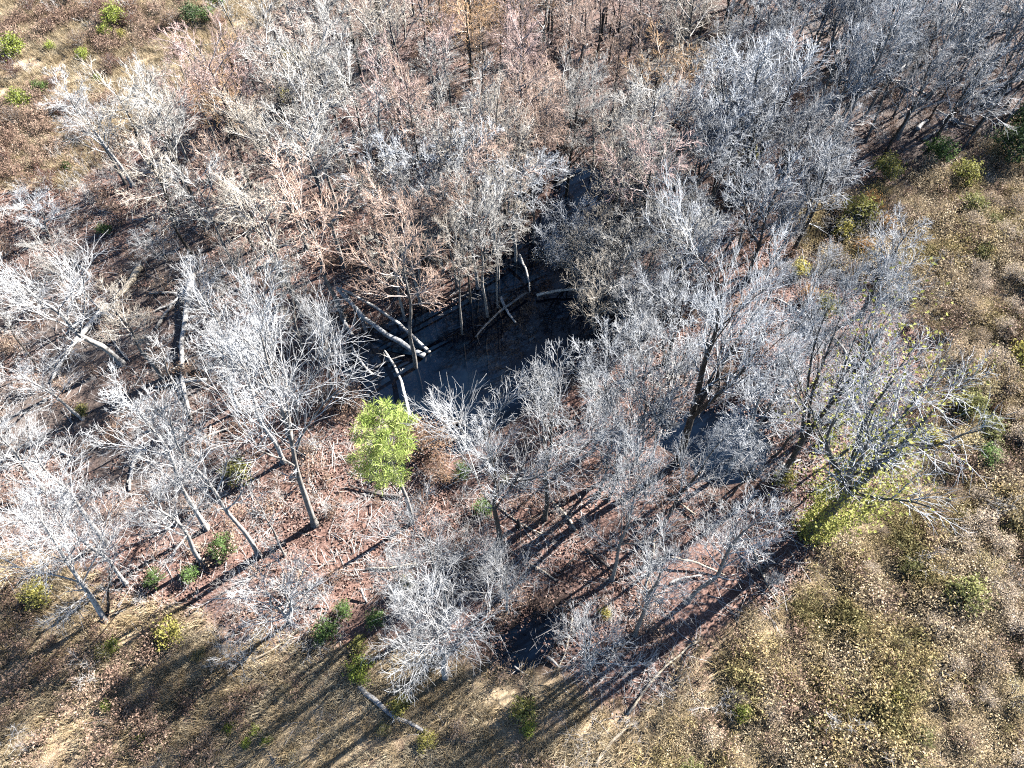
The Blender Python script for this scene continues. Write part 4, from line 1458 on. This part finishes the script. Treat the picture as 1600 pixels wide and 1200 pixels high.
pts = spread(26000, lambda x, y: 0.85 * d_forest(x, y) * sstep(0.25, 0.6, fbm(x, y, 2.5, 14, 3)) * (1 - 0.75 * d_grey(x, y)), 0.01, 0.15)
scatter('leaf_litter', pts, gr.uniform(0.8, 1.3, len(pts)), yaw(len(pts), 0.06), gr.integers(0, 5, len(pts)), sources('leaf_patch', [m_leaves(i) for i in range(5)]))


# dry grass
def m_grass(seed, mat=None, L=0.55, n=46, lean=0.55, R=0.22, W=0.008):
    rng = np.random.default_rng(seed)
    mb = MB()
    r = R * np.sqrt(rng.uniform(0, 1, n))
    a = rng.uniform(0, 6.28, n)
    mb.blades(np.stack([r * np.cos(a), r * np.sin(a), np.full(n, -0.02)], -1), L, W, rng, lean)
    return mb.mesh('grass_tuft', mat or M_GRASS, False)


pts = spread(80000, lambda x, y: (1 - d_forest(x, y)) * (1 - 0.75 * d_scrub(x, y)) * (0.45 + 0.55 * sstep(0.32, 0.55, fbm(x, y, 3.0, 33, 4))))
scatter('dry_grass', pts, gr.uniform(0.6, 1.3, len(pts)), yaw(len(pts), 0.1), gr.integers(0, 6, len(pts)), sources('grass_tuft', [m_grass(50 + i) for i in range(6)]))


# brown dead weeds
def m_brush(seed):
    rng = np.random.default_rng(seed)
    mb = MB()
    n = 16
    a = rng.uniform(0, 6.28, n)
    le = np.abs(rng.normal(0, 0.5, n))
    L = rng.uniform(0.35, 0.75, n)
    D = np.stack([np.cos(a) * np.sin(le), np.sin(a) * np.sin(le), np.cos(le)], -1)
    b0 = np.stack([0.12 * np.cos(a), 0.12 * np.sin(a), np.full(n, -0.02)], -1)
    P = np.stack([b0, b0 + D * L[:, None] * 0.5, b0 + D * L[:, None]], 1)
    R = np.tile(np.array([[0.008, 0.006, 0.004]]), (n, 1))
    mb.tubes(P, R, 3, 0.5)
    L2, Q2, _ = grow(P, R, 4, rng, 0.3, 1, (25, 60), 0.45, 0.3, 0.8, 2, 0.1, 0.2, 0.0045)
    mb.tubes(L2, Q2, 3, 0.8)
    C = np.repeat(np.concatenate([L2[:, -1], P[:, -1]]), 3, 0)
    mb.cards(C + rng.normal(0, 0.05, C.shape), 0.07, rng, 0.55, 0.2)
    return mb.mesh('dead_weed', M_BRUSH, False)


pts = spread(26000, lambda x, y: (1 - d_forest(x, y)) * (1 - 0.5 * d_scrub(x, y)) * sstep(0.52, 0.68, fbm(x, y, 6.0, 71, 4)) * (0.25 + 0.2 * (y > 30))
             + 0.05 * d_forest(x, y) + 0.10 * d_scrub(x, y))
scatter('brown_weeds', pts, gr.uniform(0.6, 1.5, len(pts)), yaw(len(pts), 0.08), gr.integers(0, 5, len(pts)), sources('dead_weed', [m_brush(80 + i) for i in range(5)]))


# the low leafy scrub on the right
def m_scrub(seed):
    rng = np.random.default_rng(seed)
    mb = MB()
    n = 190
    k = 9
    hc = np.stack([rng.normal(0, 0.28, k), rng.normal(0, 0.28, k), rng.uniform(0.15, 0.6, k)], -1)
    w = rng.integers(0, k, n)
    C = hc[w] + rng.normal(0, 0.115, (n, 3))
    C[:, 2] = np.abs(C[:, 2])
    mb.cards(C, 0.075, rng, 0.5, 0.35, (rng.uniform(0, 0.55, k)[w] + rng.uniform(0, 0.25, n)))
    mb.blades(np.stack([rng.normal(0, 0.32, 34), rng.normal(0, 0.32, 34), np.zeros(34)], -1), 0.75, 0.0075, rng, 0.5)
    return mb.mesh('scrub_clump', M_SCRUB, False)


pts = spread(34000, lambda x, y: d_scrub(x, y) * (0.25 + 0.6 * sstep(0.3, 0.6, fbm(x, y, 1.8, 91, 3))))
scatter('low_scrub', pts, 0.45 + 1.25 * np.clip(fbm(pts[:, 0], pts[:, 1], 1.7, 201, 3) * 1.9 - 0.45, 0, 1) * gr.uniform(0.7, 1.25, len(pts)), yaw(len(pts), 0.1), gr.integers(0, 7, len(pts)), sources('scrub_clump', [m_scrub(120 + i) for i in range(7)]))


# dead sticks lying about
def m_sticks(seed):
    rng = np.random.default_rng(seed)
    mb = MB()
    n = 9
    a = rng.uniform(0, 6.28, n)
    L = rng.uniform(0.25, 1.1, n)
    C = np.stack([rng.normal(0, 0.5, n), rng.normal(0, 0.5, n), rng.uniform(0.01, 0.10, n)], -1)
    D = np.stack([np.cos(a), np.sin(a), rng.normal(0, 0.12, n)], -1) * L[:, None]
    P = np.stack([C - D / 2, C + rng.normal(0, 0.03, (n, 3)), C + D / 2], 1)
    P[..., 2] = np.maximum(P[..., 2], 0.005)
    R = np.repeat(rng.uniform(0.006, 0.018, n)[:, None], 3, 1) * np.array([[1, 0.8, 0.5]])
    mb.tubes(P, R, 4, 0.5)
    L2, Q2, _ = grow(P, R, 3, rng, 0.3, 1, (25, 60), 0.35, 0.3, 0.7, 2, 0.1, 0.2, 0.005)
    mb.tubes(L2, Q2, 3, 0.8)
    return mb.mesh('stick_patch', M_STICK)


pts = spread(7000, lambda x, y: 0.75 * d_forest(x, y) * (1 - 0.6 * d_grey(x, y)) + 0.08, 0.0, -0.2)
scatter('fallen_sticks', pts, gr.uniform(0.6, 1.4, len(pts)), yaw(len(pts), 0.03), gr.integers(0, 6, len(pts)), sources('stick_patch', [m_sticks(160 + i) for i in range(6)]))


# knee-high pale brushwood in the wood
def m_brushwood(seed):
    rng = np.random.default_rng(seed)
    mb = MB()
    n = 5
    a = rng.uniform(0, 6.28, n)
    le = np.abs(rng.normal(0.25, 0.3, n))
    L = rng.uniform(0.8, 1.9, n)
    D = np.stack([np.cos(a) * np.sin(le), np.sin(a) * np.sin(le), np.cos(le)], -1)
    b0 = np.stack([0.15 * np.cos(a), 0.15 * np.sin(a), np.full(n, -0.03)], -1)
    P = np.stack([b0, b0 + D * L[:, None] * 0.35, b0 + D * L[:, None] * 0.7 + rng.normal(0, 0.05, (n, 3)), b0 + D * L[:, None]], 1)
    R = np.tile(np.array([[0.014, 0.011, 0.008, 0.005]]), (n, 1))
    mb.tubes(P, R, 3, 0.4)
    L2, Q2, _ = grow(P, R, 7, rng, 0.2, 1, (25, 65), 0.36, 0.3, 0.75, 3, 0.08, 0.2, 0.0065)
    mb.tubes(L2, Q2, 3, 0.7)
    L3, Q3, _ = grow(L2, Q2, 4, rng, 0.2, 1, (25, 65), 0.5, 0.3, 0.8, 2, 0.05, 0.2, 0.005)
    mb.tubes(L3, Q3, 3, 0.9)
    return mb.mesh('brushwood_sprig', M_STICK)


pts = spread(1900, lambda x, y: d_forest(x, y) * (0.15 + 0.85 * sstep(0.45, 0.65, fbm(x, y, 4.0, 131, 3))) * (1 - 0.7 * d_grey(x, y)) + 0.12 * (1 - d_forest(x, y)))
scatter('brushwood', pts, gr.uniform(0.5, 1.15, len(pts)), yaw(len(pts), 0.12), gr.integers(0, 6, len(pts)), sources('brushwood_sprig', [m_brushwood(190 + i) for i in range(6)]))
